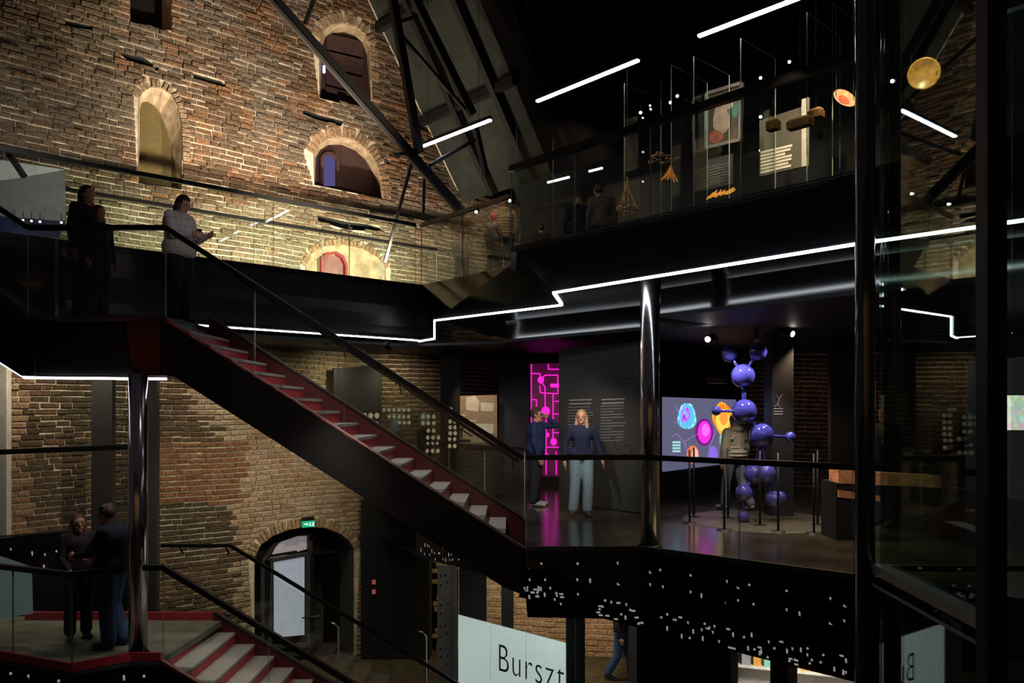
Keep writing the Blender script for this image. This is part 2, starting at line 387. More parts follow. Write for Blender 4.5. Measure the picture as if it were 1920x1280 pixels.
def voussoirs(h, i0, i1, wd, col, rnd, n=18):
    pts = [Vector(p) for p in h[i0:i1]]; seg = [(pts[i+1]-pts[i]).length for i in range(len(pts)-1)]; tot = sum(seg); out = []
    cx = sum(p[0] for p in h)/len(h); cz = sum(p[1] for p in h)/len(h)
    for k in range(n):
        d = (k+.5)/n*tot; i = 0
        while i < len(seg)-1 and d > seg[i]: d -= seg[i]; i += 1
        p = pts[i]+(pts[i+1]-pts[i])*(d/seg[i]); tan = (pts[i+1]-pts[i]).normalized(); nr = Vector((-tan.y, tan.x))
        if nr.dot(p-Vector((cx, cz))) < 0: nr = -nr
        q = p+nr*wd/2; ang = math.atan2(nr.y, nr.x)
        out.append((q.x, q.y, wd-.01, tot/n-.012, rnd.gauss(.012, .006), ang, mixc(col, (0, 0, 0), rnd.uniform(0, .35))))
    return out
rv = random.Random(5)
EX = voussoirs(H2, 1, 9, .15, (.27, .20, .14), rv, 22)+voussoirs(H3, 1, 9, .22, (.30, .22, .15), rv, 22)+voussoirs(H4, 1, 10, .23, (.30, .20, .13), rv, 26)\
    +voussoirs(H5, 1, 8, .13, (.36, .24, .15), rv, 24)+voussoirs(H7, 1, 10, .2, (.34, .25, .16), rv, 30)
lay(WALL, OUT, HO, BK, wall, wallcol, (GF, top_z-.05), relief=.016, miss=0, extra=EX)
reveal(WALL, H1, .5, M['plaster'], M['black'], wall)
olive = mat('dim_olive_board', (.10, .075, .025, 1), .9)
reveal(WALL, H2, .34, M['plaster'], olive, wall, shrink=[WALL.tz(u, v, -.34) for u, v in ((261, 343), (262, 205), (266, 192), (276, 190), (289, 198), (300, 212), (309, 232), (317, 258), (327, 302), (335, 352))])
maroon = mat('dark_maroon_boards', (.035, .014, .014, 1), .8)
reveal(WALL, H3, .55, M['plaster'], maroon, wall, shrink=[WALL.tz(u, v, -.55) for u, v in ((602, 183), (604, 86), (610, 72), (624, 63), (645, 61), (665, 68), (680, 84), (688, 104), (690, 152), (696, 208))])
reveal(WALL, H4, .60, M['plaster'], maroon, wall, shrink=[WALL.tz(u, v, -.60) for u, v in ((592, 346), (592, 296), (600, 282), (616, 272), (640, 271), (666, 282), (685, 300), (698, 322), (708, 344), (716, 372))])
reveal(WALL, H5, .28, M['plaster'], M['plaster'], wall, shrink=grow(H5, -.22, True))
reveal(WALL, H7, .75, M['dgrey'], M['black'], wall)
for s_ in (SL1, SL2, SL3, SL4, SL5): reveal(WALL, s_, .22, M['dgrey'], M['black'], wall)  # shade of the gaps put into dark sides and black backs
# soffit bricks of the two wide arches are the lit undersides
# windows set into the openings
def planquad(pl, uvs, o, th, name, m, parent=None, **k):
    a = [pl.uv(u, v, o) for u, v in uvs]; n = Vector((pl.nx, pl.ny, 0))*th
    return MB().solid(a, [p-n for p in a]).build(name, m, parent)
def frame4(pl, uvs, o, wd, th, m, name, parent):
    mb = MB(); P = [pl.uv(u, v, o) for u, v in uvs]
    for i in range(len(P)): mb.bar(P[i], P[(i+1) % len(P)], th, wd, (pl.nx, pl.ny, 0))
    return mb.build(name, m, parent)
w1 = thing('window_1', WALL.P(*WALL.tz(618, 350), -.55), 'small arched window glowing violet inside the wide arched opening', None, None, 'structure')
q = [(603, 352), (603, 296), (610, 288), (622, 288), (632, 298), (632, 352)]
planquad(WALL, q, -.5, .02, 'pane', emat('violet_dusk_glass', (.13, .11, .30, 1), .55), w1)
frame4(WALL, q, -.47, .07, .06, maroon, 'window_frame', w1)
w2 = thing('window_2', WALL.P(*WALL.tz(628, 520), -.2), 'red arched window in the lit niche low on the gable wall', None, None, 'structure')
q = [(604, 530), (604, 486), (612, 476), (628, 474), (641, 482), (648, 498), (648, 530)]
frame4(WALL, q, -.2, .10, .06, M['redf'], 'window_frame', w2)
planquad(WALL, q, -.25, .02, 'pane', mat('dim_rose_glass', (.20, .10, .10, 1), .3), w2)
w3 = thing('window_3', WALL.P(*WALL.tz(645, 200), -.5), 'dark shuttered window deep in the upper arched opening', None, None, 'structure')
for k in range(4):
    planquad(WALL, [(612, 62+k*33), (680, 78+k*34), (680, 106+k*34), (612, 91+k*33)], -.45, .03, 'shutter_board', maroon, w3)
planquad(WALL, [(606, 122), (610, 123), (610, 137), (606, 136)], -.3, .02, 'light_slit', emat('violet_slit', (.6, .45, 1, 1), 4), w3)
# entrance door
d1 = thing('door_1', WALL.P(*WALL.tz(570, 1225), -.6), 'glazed double door in the arched doorway beneath the green exit sign', None, None, 'structure')
frame4(WALL, [(490, 1225), (490, 1050), (520, 1012), (580, 992), (580, 1225)], -.62, .14, .08, M['greysteel'], 'door_frame', d1)
planquad(WALL, [(505, 1050), (578, 1028), (578, 1004), (545, 1006), (520, 1020)], -.66, .02, 'transom_pane', mat('pale_transom', (.4, .36, .36, 1), .4, emit=(.8, .7, .75, 1), es=.16), d1)
lf = frame4(WALL, [(505, 1212), (508, 1050), (577, 1038), (577, 1208)], -.55, .11, .07, M['greysteel'], 'door_leaf', d1)
planquad(WALL, [(514, 1195), (514, 1052), (571, 1043), (571, 1190)], -.56, .02, 'pane', mat('lit_door_glass', (.3, .33, .38, 1), .25, emit=(.5, .56, .68, 1), es=.30), lf)
lf = frame4(WALL, [(584, 1222), (584, 1037), (650, 1030), (650, 1228)], -.55, .09, .07, M['steel'], 'door_leaf', d1)
planquad(WALL, [(590, 1215), (590, 1045), (645, 1038), (645, 1220)], -.56, .02, 'pane', M['liftglass'], lf)
MB().bar(WALL.uv(566, 1158, -.45), WALL.uv(598, 1154, -.45), .03, .03).build('door_handle', M['chrome'], d1)
MB().bar(WALL.uv(508, 1042, -.5), WALL.uv(556, 1034, -.5), .05, .05).build('door_closer', M['black'], d1)
# exit sign
ex = thing('exit_sign', WALL.uv(579, 990, .1), 'small green illuminated exit sign hanging above the arched doorway', 'sign')
planquad(WALL, [(568, 970), (590, 968), (590, 976), (568, 977)], .12, .06, 'bracket', M['black'], ex)
pn = planquad(WALL, [(568, 977), (590, 975), (590, 987), (568, 989)], .12, .04, 'panel', emat('exit_green', (.02, .42, .20, 1), .8), ex)
mb = MB(); W_ = lambda u, v: WALL.uv(u, v, .126)
mb.poly([W_(570.5, 981.5), W_(575, 981.2), W_(575, 979.8), W_(578.5, 982.2), W_(575, 984.6), W_(575, 983.3), W_(570.5, 983.6)])
mb.poly([W_(581, 979.2), W_(582.6, 979), W_(582.6, 980.6), W_(581, 980.8)]); mb.poly([W_(580.5, 981.2), W_(583, 981), W_(582.4, 983.6), W_(584.4, 985.6), W_(583.4, 986.2), W_(581, 984), W_(579.6, 985.8), W_(579, 985.2), W_(580.7, 983)])
mb.poly([W_(586, 979), W_(588.6, 978.8), W_(588.6, 986), W_(586, 986.2)])
mb.build('pictogram', emat('exit_white', (.7, 1, .8, 1), 1.0), pn)

# roof boards that fall away from the gable edge toward the viewer, with rafters
def RO(k, o): # k metres down the slope from e1
    L = math.hypot(1, slope); return WALL.P(e1[0]+k/L, e1[1]+k*slope/L, o)
kk = (Vector(e2)-Vector(e1)).length
tv = Vector((.2, .1, .1))
rf = struct(MB().solid([RO(-4, -.3), RO(kk+.3, -.3), RO(kk+.3, 3.0), RO(-4, 3.0)], [p+tv for p in (RO(-4, -.3), RO(kk+.3, -.3), RO(kk+.3, 3.0), RO(-4, 3.0))]), 'ceiling', M['roof'], 'steep grey boarded roof slope falling beside the gable wall')
struct(MB().solid([RO(-4, 3.0), RO(kk+.3, 3.0), RO(kk+.3, 9.5), RO(-4, 9.5)], [p+tv for p in (RO(-4, 3.0), RO(kk+.3, 3.0), RO(kk+.3, 9.5), RO(-4, 9.5))]), 'ceiling', M['roof_shade'], 'roof slope over the upper gallery, painted black for shade')  # same roof farther out, its lack of light painted as black
for o_ in (1.3, 2.6, 3.9, 5.4, 7.0):
    MB().bar(RO(-4, o_)-Vector((.12, 0, .05)), RO(kk+.3, o_)-Vector((.12, 0, .05)), .14, .22).build('rafter', M['steel' if o_ < 3.5 else 'roof_shade'], rf)  # outer rafters take the painted black shade too
for k_ in (-1.5, .6, 2.7): MB().bar(RO(k_, 0)-Vector((.12, 0, .05)), RO(k_, 3.2)-Vector((.12, 0, .05)), .14, .18).build('purlin', M['steel'], rf)
struct(MB().bar(WALL.P(e1[0], e1[1], .02), WALL.P(e2[0], e2[1], .02), .03, .03), 'trim_1', M['mortar'], 'thin pale mortar line along the sloping gable edge')
# steel truss in front of the gable
tr = thing('roof_truss', at(870, 402, 14.2), 'black steel roof truss with long diagonal beam crossing before the brick gable', 'truss')
A = lambda u, v, Y: at(u, v, Y)
MB().bar(A(505, -12, 13.2), A(872, 404, 14.2), .13, .15).build('diagonal_beam', M['steel'], tr)
MB().bar(A(502, -4, 13.15), A(868, 410, 14.15), .10, .05).build('lower_flange', M['greysteel'], tr)
for p, q, wd in ((A(733, -20, 13.6), A(786, 285, 13.9), .13), (A(748, 62, 13.6), A(872, 205, 14.6), .06), (A(772, -15, 14.8), A(886, 215, 15.2), .15),
                 (A(745, 42, 13.6), A(782, 30, 14.6), .05), (A(786, 285, 13.9), A(738, 290, 13.7), .05), (A(806, 310, 14.0), A(890, 262, 15), .06),
                 (A(592, -10, 13.4), A(572, 45, 13.4), .06), (A(890, 235, 15.2), A(912, 330, 15.4), .10), (A(776, 290, 14.0), A(722, 490, 15.6), .05), (A(796, 320, 14.0), A(794, 400, 14.6), .05)):
    MB().bar(p, q, wd, wd).build('strut', M['steel'], tr)

# ---------------------------------------------------------------- gallery floor (z = 0), ground floor, landing
def XY(p): return (p[0], p[1])
g_edge = [XY(WALL.uv(690, 900)), (-1.78, 14.5), (.2, 12.1), (.16, 9.6), (1.63, 9.6), (3.49, 8.03), (4.6, 7.1)]
fl = struct(MB().prism(g_edge+[(9.5, 7.1), (9.5, 22), (2, 23.5), XY(WALL.P(8, 0))], -.25, 0), 'floor', M['floor'], 'polished dark floor of the exhibition gallery level')
struct(MB().prism([(-12, -6), (12, -6), (12, -6.3), (-12, -6.3)], GF, 9), 'wall_rear', mat('rear_brick_tone', (.22, .14, .09, 1), .9, var=.4, scale=12, bump=.5), 'rear brick wall of the hall behind the viewpoint')
struct(MB().prism([(-14, -6.2), (12, -6.2), (12, 26), (-14, 26)], GF-.1, GF), 'floor', M['ground'], 'brown ground floor below the galleries')
# lower fascia with perforations
def wallstrip(top, bot):
    mb = MB(); k = len(top)
    for i in range(k-1): mb.solid([top[i], top[i+1], bot[i+1], bot[i]], [Vector(p)+Vector((0, .04, 0)) for p in (top[i], top[i+1], bot[i+1], bot[i])])
    return mb
ft = [Vector((.18, 9.6, 0)), Vector((1.63, 9.6, 0)), Vector((3.5, 8.02, 0)), Vector((4.3, 7.3, 0))]
fb = [at(973, 1119, 9.75), at(1212, 1180, 9.5), at(1606, 1279, 8.0), at(1900, 1350, 7.2)]
fas = struct(wallstrip(ft, fb), 'trim_2', M['satin'], 'black faceted fascia with small cut openings under the gallery edge')
struct(wallstrip([Vector((-1.78, 14.5, 0)), Vector((.18, 12.1, 0)), Vector((.18, 9.6, 0))], [Vector((-1.78, 14.5, -1.02)), at(984, 1096, 12.1), Vector((.12, 9.75, -.66))]), 'trim_3', M['satin'], 'black fascia closing the gallery edge behind the stair')
struct(MB().prism([(-3.0, 17), (-1.78, 14.6), (.2, 12.3), (.2, 10.2), (1.63, 10.1), (3.6, 8.5), (9, 8.5), (9, 20)], -1.0, -.97), 'ceiling', M['satin'], 'black soffit under the gallery floor')
def facet(u, v):
    """hit of a pixel ray on the fascia sheet"""
    d = Vector(((u-CU)/F, 1, -(v-CV)/F)); o = Vector((0, 0, EYE)); best = None
    for i in range(3):
        for tri in ((ft[i], ft[i+1], fb[i+1]), (ft[i], fb[i+1], fb[i])):
            h = geometry.intersect_ray_tri(*tri, d, o, True)
            if h is not None:
                n = (tri[1]-tri[0]).cross(tri[2]-tri[0]).normalized()
                return h, (n if n.y < 0 else -n)
    return None, None
flk = [(991, 1064, 2), (1015, 1056, 1), (1083, 1056, 1), (1158, 1056, 3), (1220, 1072, 2), (1238, 1068, 1), (1295, 1078, 1), (1363, 1090, 3), (1385, 1101, 2), (1405, 1096, 1), (1475, 1107, 1), (1557, 1122, 3), (1585, 1135, 2),
       (993, 1087, 3), (1022, 1087, 3), (1082, 1087, 3), (1106, 1088, 4), (1160, 1094, 2), (1219, 1096, 3), (1243, 1100, 3), (1295, 1110, 3), (1315, 1116, 4), (1363, 1130, 2), (1384, 1126, 3), (1413, 1132, 1), (1475, 1143, 3), (1499, 1150, 4), (1558, 1168, 2), (1583, 1164, 3)]
rr = random.Random(3)
for k in range(92):
    u = rr.uniform(976, 1604); flk.append((u, 1119+(u-975)*.254-rr.choice((4, 8, 12, 20, 27, 34, 42))*(.7+.3*(u-975)/600)-rr.uniform(0, 3), rr.choice((1, 3, 4, 5))))
def fleckshape(kind, s):
    return {1: [(-.4, -.4), (.4, -.4), (.4, .2), (0, .5), (-.4, .1)], 2: [(-.6, .5), (.6, -.5), (-.6, -.5)], 3: [(-.3, .6), (.4, .5), (.2, -.6), (-.3, 0)],
            4: [(-.3, .6), (.1, .9), (.4, .5), (.4, -.9), (-.2, -.7)], 5: [(-.8, .3), (.6, .4), (.8, -.3), (-.6, -.3)]}[kind]
mb = MB()
for u, v, k in flk:
    h, n = facet(u, v)
    if h is None: continue
    x = Vector((0, 0, 1)).cross(n).normalized(); y = n.cross(x); s_ = 5.4*h.y/F
    mb.poly([h+n*.004+x*a*s_+y*b*s_ for a, b in fleckshape(k, 1)])
o = mb.build('cut_openings', M['fleck'], fas); tag(o, 'small backlit pale cut openings', None, None, 'stuff')
# second rank of flecks behind stair foot
st_ = bpy.data.objects['trim_3']; mb = MB(); pr = Pl(-1.78, 14.5, 1.96, -2.4)
for k in range(46):
    u = rr.uniform(782, 982); v = 1042+(u-782)*.27-rr.uniform(2, 26); 
    if k < 6: v -= 22
    p = pr.uv(u, v, .012); s_ = .028
    mb.poly([p+Vector((pr.dx*a*s_, pr.dy*a*s_, b*s_*1.5)) for a, b in fleckshape(rr.choice((1, 3, 4)), 1)])
tag(mb.build('cut_openings', M['fleck'], st_), 'tiny backlit cut openings', None, None, 'stuff')
# thin metal trim along the gallery floor edge
struct(wallstrip([p+Vector((0, -.03, .03)) for p in ft], [p+Vector((0, -.03, -.02)) for p in ft]), 'trim_4', M['greysteel'], 'thin grey metal edge strip along the gallery floor')

# ---------------------------------------------------------------- balustrades
def balustrade(name, label, pts, z0s, h, step, group=None, railr=.032, glass_top=-.02, ends=True, gm='glass', base=-.02, rail=True, square=False):
    pts = [Vector(p) for p in pts]; t = thing(name, pts[0]+Vector((0, 0, 0)), label, 'balustrade', group)
    for i in range(len(pts)-1):
        a, b = pts[i], pts[i+1]; L = (Vector((b.x, b.y, 0))-Vector((a.x, a.y, 0))).length; n = max(1, round(L/step))
        d = (b-a)/n; ln = Vector((d.x, d.y, 0)).normalized(); sd = Vector((-ln.y, ln.x, 0))*.008
        for k in range(n):
            p, q = a+d*k+ln*.006, a+d*(k+1)-ln*.006; mb = MB(); z = Vector((0, 0, 1))
            A_ = [p+z*base, q+z*base, q+z*(h+glass_top), p+z*(h+glass_top)]
            mb.solid([x+sd for x in A_], [x-sd for x in A_]); o = mb.build('glass_panel', M[gm], t)
            o.data.materials.append(M['edge'])
            for f in o.data.polygons:
                if abs(f.normal.dot(sd.normalized())) < .5: f.material_index = 1
    if rail:
        rp = [p+Vector((0, 0, h)) for p in pts]
        mb = MB()
        for i in range(len(rp)-1): mb.bar(rp[i], rp[i+1], railr*2, railr*2)
        mb.build('handrail', M['rail'], t)
    return t
def led(name, label, segs, m='led', r=.012, cat='light strip', group=None):
    mb = MB()
    for s_ in segs:
        for i in range(len(s_)-1): mb.bar(s_[i], s_[i+1], r*2, r*2)
    o = mb.build(name, M[m]); return tag(o, label, cat, group)
balustrade('glass_balustrade', 'glass balustrade with black handrail along the front of the exhibition gallery', [(.17, 9.58, 0), (1.62, 9.58, 0), (3.48, 8.0, 0), (4.4, 7.22, 0)], 0, 1.12, 1.3)
balustrade('glass_balustrade', 'glass balustrade along the gallery edge directly behind the red stair', [(-3.05, 16.9, 0), (-1.76, 14.55, 0), (.2, 12.2, 0)], 0, 1.08, 1.2)

# ---------------------------------------------------------------- staircases
def stair(name, label, x0, z0, n, rise, run, y0, y1, box_depth, xland=None, far_up=.16, skin=True, treadm='tread', bottom=None):
    """descends toward +x; x0,z0 is the top nosing; returns the thing"""
    t = thing(name, (x0+n*run, (y0+y1)/2, z0-n*rise), label, 'staircase')
    for k in range(n):
        xa = x0+k*run; z = z0-k*rise
        MB().prism([(xa-.004, y0+.05), (xa+.012, y0+.05), (xa+.012, y1-.03), (xa-.004, y1-.03)], z-rise, z-.035).build('riser', M['red'], t)
        if k < n-1: MB().prism([(xa, y0+.05), (xa+run+.02, y0+.05), (xa+run+.02, y1-.03), (xa, y1-.03)], z-rise-.035, z-rise).build('tread', M[treadm], t)
    xe, ze = x0+n*run, z0-n*rise
    def string(y, th, up, dn, m, nm):
        a = [(x0-.02, y, z0+up), (xe, y, ze+up), (xe, y, ze-dn), (x0-.02, y, z0-dn)]
        MB().solid(a, [(p[0], p[1]+th, p[2]) for p in a]).build(nm, M[m], t)
    string(y1-.03, .06, far_up, .25, 'red_shaded', 'stringer'); string(y0+.01, .05, -.03, .1, 'red', 'stringer')  # far stringer's shadow is painted in as a darker red
    a = [(x0-.02, y1-.04, z0+far_up), (xe, y1-.04, ze+far_up)]
    MB().bar((x0, y1-.02, z0+far_up+.008), (xe, y1-.02, ze+far_up+.008), .07, .015).build('edge_strip', M['greysteel'], t)
    MB().bar((x0, y0+.02, z0-.012), (xe, y0+.02, ze-.012), .05, .014).build('edge_strip', M['pinkstrip'], t)  # pale pinkish strip along the near stringer
    if bottom:
        a = [(x0-.05, z0-.03), (xe, ze-.03)]+[(p[0], p[-1]) for p in bottom]
        MB().solid([(x, y0-.01, z) for x, z in a], [(x, y0+.01, z) for x, z in a]).build('side_cladding', M['satin'], t)
        a = [(x0-.05, z0-rise-.08), (xe, ze-rise-.08)]+[(p[0], p[-1]) for p in bottom]
        MB().solid([(x, y0+.02, z) for x, z in a], [(x, y1+.03, z) for x, z in a]).build('soffit_box', M['satin'], t)
    return t
N_ = 17; RISE = LAND/N_; RUN = 4.46/N_
s1 = stair('staircase', 'long red staircase rising from the exhibition gallery to the upper landing', -4.30, LAND, N_, RISE, RUN, 9.72, 11.2, .66,
           bottom=[(.16, 0, -.60), (-.1, 0, -.50), (-4.2, 0, 2.12), (-4.35, 0, 2.12)])
balustrade('glass_balustrade', 'near glass balustrade with sloping handrail on the long red staircase', [(-5.65, 9.74, LAND), (-4.30, 9.74, LAND), (.14, 9.70, 0.0)], 0, 1.10, 1.05)
# far handrail pair
hr = thing('handrail', (-4.3, 11.15, LAND), 'far sloping handrail on brackets along the long red staircase', 'handrail')
MB().bar((-4.3, 11.12, LAND+.98), (.1, 11.12, .96), .05, .05).build('rail_bar', M['rail'], hr)
MB().bar((-4.3, 11.16, LAND+1.03), (.1, 11.16, 1.01), .012, .02).build('rail_trim', M['chrome'], hr)
for k in range(6):
    x = -4+k*.8; z = LAND+.98-(x+4.3)/4.4*(LAND+.02)
    MB().tube([(x, 11.12, z), (x+.02, 11.15, z-.1), (x+.02, 11.2, z-.16)], .012, 6).build('bracket', M['rail'], hr)
MB().solid([(-4.3, 11.2, LAND), (.1, 11.2, .05), (.1, 11.2, .95), (-4.3, 11.2, LAND+.95)], [(-4.3, 11.215, LAND), (.1, 11.215, .05), (.1, 11.215, .95), (-4.3, 11.215, LAND+.95)]).build('glass_panel', M['glass'], hr)
# upper landing box and second flight
lp = thing('upper_landing', (-5.2, 10.4, 2.12), 'black clad stair landing at the head of the long red staircase', 'landing')
MB().prism([(-6.2, 9.76), (-4.28, 9.72), (-4.28, 11.3), (-6.2, 11.3)], LAND-.06, LAND).build('floor_slab', M['floor'], lp)
orange_refl = mat('painted_orange_reflection', (.05, .02, .012, 1), .30, var=.5, scale=1.2, metal=.5)  # orange reflection on the black cladding, painted as a coppery colour
MB().solid([(-4.82, 9.76, 2.84), (-4.28, 9.74, 2.84), (-4.2, 9.74, 2.12), (-4.72, 9.76, 2.12)], [(-4.82, 9.9, 2.84), (-4.28, 9.9, 2.84), (-4.2, 9.9, 2.12), (-4.72, 9.9, 2.12)]).build('corner_cladding', orange_refl, lp)
MB().prism([(-6.1, 9.82), (-4.22, 9.82), (-4.22, 11.25), (-6.1, 11.25)], 2.14, 2.78).build('soffit_box', M['satin'], lp)
sf = thing('staircase', (-6.1, 10.5, LAND), 'upper flight in black cladding climbing left from the landing to the bridge', 'staircase')
a = [(-5.95, 9.75, 2.86), (-5.95, 9.75, 2.12), (-6.1, 9.75, 2.12), (-8.4, 9.75, 3.58), (-8.4, 9.75, 4.35), (-7.6, 9.75, 4.08)]
MB().solid(a, [(p[0], 11.3, p[2]) for p in a]).build('soffit_box', M['satin'], sf)
balustrade('glass_balustrade', 'glass balustrade climbing left from the upper landing', [(-8.4, 9.70, 4.48), (-6.0, 9.72, LAND)], 0, 1.10, 1.2)
balustrade('glass_balustrade', 'glass balustrade along the near side of the dark upper landing', [(-6.0, 9.72, LAND), (-5.66, 9.74, LAND)], 0, 1.10, 1.2)
led('led_strip', 'violet white light strip under the upper landing and its rising flight', [[(-8.2, 9.8, 3.42), (-6.08, 9.8, 2.10), (-4.32, 9.8, 2.085)]], 'ledv', .014)
# lower landing and flight down
lw = thing('lower_landing', (-5.5, 10.2, LOW-.3), 'lower stair landing with grey floor and red edges at bottom left', 'landing')
le = [(-7.3, 11.4), (-7.3, 10.3), (-6.9, 9.75), at(133, 1257, 8.965).to_2d()[:], at(245, 1235, 9.38).to_2d()[:], (-4.2, 9.38), (-4.1, 11.1)]
le[3] = (-5.05, 8.98)
MB().prism(le, LOW-.08, LOW).build('floor_slab', mat('green_grey_landing', (.13, .135, .10, 1), .55, var=.35, scale=4), lw)
for i in range(1, 5):
    p, q = le[i], le[i+1]
    MB().bar((*p, LOW+.03), (*q, LOW+.03), .03, .10).build('kick_strip', M['red'], lw)
    MB().bar((p[0], p[1]-.03, LOW-.05), (q[0], q[1]-.03, LOW-.05), .02, .035).build('edge_strip', M['greysteel'], lw)
    a = [(*p, LOW-.03), (*q, LOW-.03), (*q, LOW-.6), (*p, LOW-.6)]
    MB().solid(a, [(x, y+.04, z) for x, y, z in a]).build('fascia', M['satin'], lw)
MB().bar((-6.9, 11.12, LOW+.05), (-4.1, 11.12, LOW+.05), .04, .12).build('kick_strip', M['red'], lw)
mb = MB()
for u, v, k in ((53, 1268, 3), (232, 1270, 4), (270, 1267, 1), (110, 1276, 1), (20, 1262, 1)):
    p = at(u, v, 8.9+abs(u-133)/133*.35-.02); mb.poly([p+Vector((a*.04, 0, b*.04)) for a, b in fleckshape(k, 1)])
tag(mb.build('cut_openings', M['fleck'], lw), 'pale cut openings', None, None, 'stuff')
s2 = stair('staircase', 'red staircase with grey treads going down from the lower landing past the arched door', -4.2, LOW, 14, .165, .275, 9.38, 11.1, .5, far_up=.12,
           bottom=[(-.35, 0, GF), (-1.1, 0, GF), (-4.3, 0, LOW-.5)])
balustrade('glass_balustrade', 'near glass balustrade running down the lower red staircase from the polished column', [(-4.42, 9.40, LOW), (-4.18, 9.40, LOW), (-.4, 9.40, GF)], 0, 1.09, 1.1)
balustrade('glass_balustrade', 'glass balustrade around the pointed corner of the lower landing', [(-6.9, 9.78, LOW), (-5.05, 9.0, LOW), (-4.72, 9.30, LOW)], 0, 1.09, 1.2)
hr = thing('handrail', (-4.95, 11.1, LOW), 'far bracketed handrail descending before the brick wall and arched door', 'handrail')
rp = [(-4.95, 11.08, -.22), (-3.98, 11.08, -.22), (-.3, 11.08, -.22-2.24)]
MB().bar(rp[0], rp[1], .045, .045).bar(rp[1], rp[2], .045, .045).build('rail_bar', M['rail'], hr)
for x in (-4.7, -4.05, -3.6, -2.8, -2.0, -1.2):
    z = -.22 if x < -4 else -.22-(x+3.98)*.609
    MB().tube([(x, 11.08, z), (x+.02, 11.12, z-.10), (x+.03, 11.16, z-.13)], .012, 6).build('bracket', M['rail'], hr)
for i in range(3):
    x0_, x1_ = -3.9+i*1.2, -3.9+i*1.2+1.19; za, zb = LOW+.05-(x0_+4.1)*.6, LOW+.05-(x1_+4.1)*.6
    MB().solid([(x0_, 11.18, za), (x1_, 11.18, zb), (x1_, 11.18, zb+.95), (x0_, 11.18, za+.95)], [(x0_, 11.195, za), (x1_, 11.195, zb), (x1_, 11.195, zb+.95), (x0_, 11.195, za+.95)]).build('glass_panel', M['glass'], hr)

# ---------------------------------------------------------------- bridge
b_t0, b_t1 = -5.2, 3.35
bd = thing('bridge', BR.P(0, 3.0, 0), 'long black footbridge running before the brick gable wall', 'bridge')
mb = MB(); A0, A1 = BR.P(b_t0, 0), BR.P(b_t1, 0); bo = -1.75
MB().solid([BR.P(b_t0, UP), BR.P(b_t1+.4, UP), BR.P(b_t1+.4, UP, bo), BR.P(b_t0, UP, bo)], [BR.P(b_t0, UP-.1), BR.P(b_t1+.4, UP-.1), BR.P(b_t1+.4, UP-.1, bo), BR.P(b_t0, UP-.1, bo)]).build('deck', M['satin'], bd)
cur = MB(); prof = [(0, UP), (.0, 3.62), (-.02, 3.45), (-.06, 3.25), (-.05, 3.1), (0, 3.02)]
for i in range(len(prof)-1):
    (o1, z1), (o2, z2) = prof[i], prof[i+1]; cur.poly([BR.P(b_t0, z1, o1), BR.P(b_t1+.05, z1, o1), BR.P(b_t1+.05, z2, o2), BR.P(b_t0, z2, o2)])
cur.build('fascia', M['satin'], bd, fix=False)
MB().solid([BR.P(b_t0, 3.04, 0), BR.P(b_t1, 3.04, 0), BR.P(b_t1, 3.04, bo), BR.P(b_t0, 3.04, bo)], [BR.P(b_t0, 3.0, 0), BR.P(b_t1, 3.0, 0), BR.P(b_t1, 3.0, bo), BR.P(b_t0, 3.0, bo)]).build('soffit', M['black'], bd)
p3 = lambda p: (p.x, p.y, p.z)
balustrade('glass_balustrade', 'near glass balustrade with straight handrail along the footbridge', [p3(BR.P(b_t0, UP, -.05)), p3(BR.P(b_t1, UP, -.05))], 0, 1.13, 1.35)
balustrade('glass_balustrade', 'far glass balustrade of the footbridge close to the brick wall', [p3(BR.P(-3.3, UP, -1.65)), p3(BR.P(5.0, UP, -1.65))], 0, 1.12, 1.5, railr=.03)
led('led_strip', 'long white light strip along the lower edge of the footbridge', [[BR.P(b_t0+.3, 3.005, .03), BR.P(b_t1+.05, 3.005, .03)]], 'led', .011)

# ---------------------------------------------------------------- upper gallery deck
def dk(u, v, z):  # ground point where pixel ray meets height z
    Y = (z-EYE)*F/(CV-v); return Vector(((u-CU)/F*Y, Y, z))
top_e = [dk(1905, 228, UP), dk(1605, 320, UP), dk(958, 463, UP), dk(957, 497, UP), dk(790, 534, UP)]
top_e[0] = Vector((top_e[1].x+.679*3, top_e[1].y-.734*3, UP))
LZ = 3.32
bot_e = [Vector((top_e[1].x+.679*3, top_e[1].y-.734*3, LZ)), dk(1605, 457, LZ), dk(1040, 548, LZ), dk(1056, 571, LZ), dk(817, 600, LZ)]
ug = thing('upper_gallery', (4, 12, LZ), 'black glossy upper gallery deck jutting out above the exhibition floor', 'gallery deck')
mb = MB()
for i in range(4): mb.poly([top_e[i], top_e[i+1], bot_e[i+1], bot_e[i]])
mb.poly([BR.P(b_t1, UP), top_e[4], bot_e[4], Vector((bot_e[4].x, bot_e[4].y, 2.99)), BR.P(b_t1, 3.0)])
mb.build('fascia', M['gloss'], ug, fix=False)
far = [Vector((-.5, 17.5, 0)), Vector((5, 24, 0)), Vector((14, 16, 0)), Vector((12, 6, 0))]
def flat(edge, z0, z1): 
    pts = [(p.x, p.y) for p in edge]+[(p.x, p.y) for p in far]
    return MB().prism(pts, z0, z1)
flat(top_e, UP-.08, UP).build('floor_slab', M['floor'], ug)
flat(bot_e, LZ, LZ+.04).build('soffit', M['gloss'], ug)
bz = 2.93
band_t = [Vector((p.x+.5, p.y+.56, LZ)) for p in bot_e[:2]]+[dk(1188, 540, LZ)+Vector((.35, .4, 0)), dk(1188, 540, LZ)+Vector((.45, 1.5, 0)), Vector((-1.25, 15.0, LZ))]
band_t[2] = DK.P(.9, LZ, -.8); band_t[3] = DK.P(.9, LZ, -2.0); band_t[4] = DK.P(5.2, LZ, -1.9)
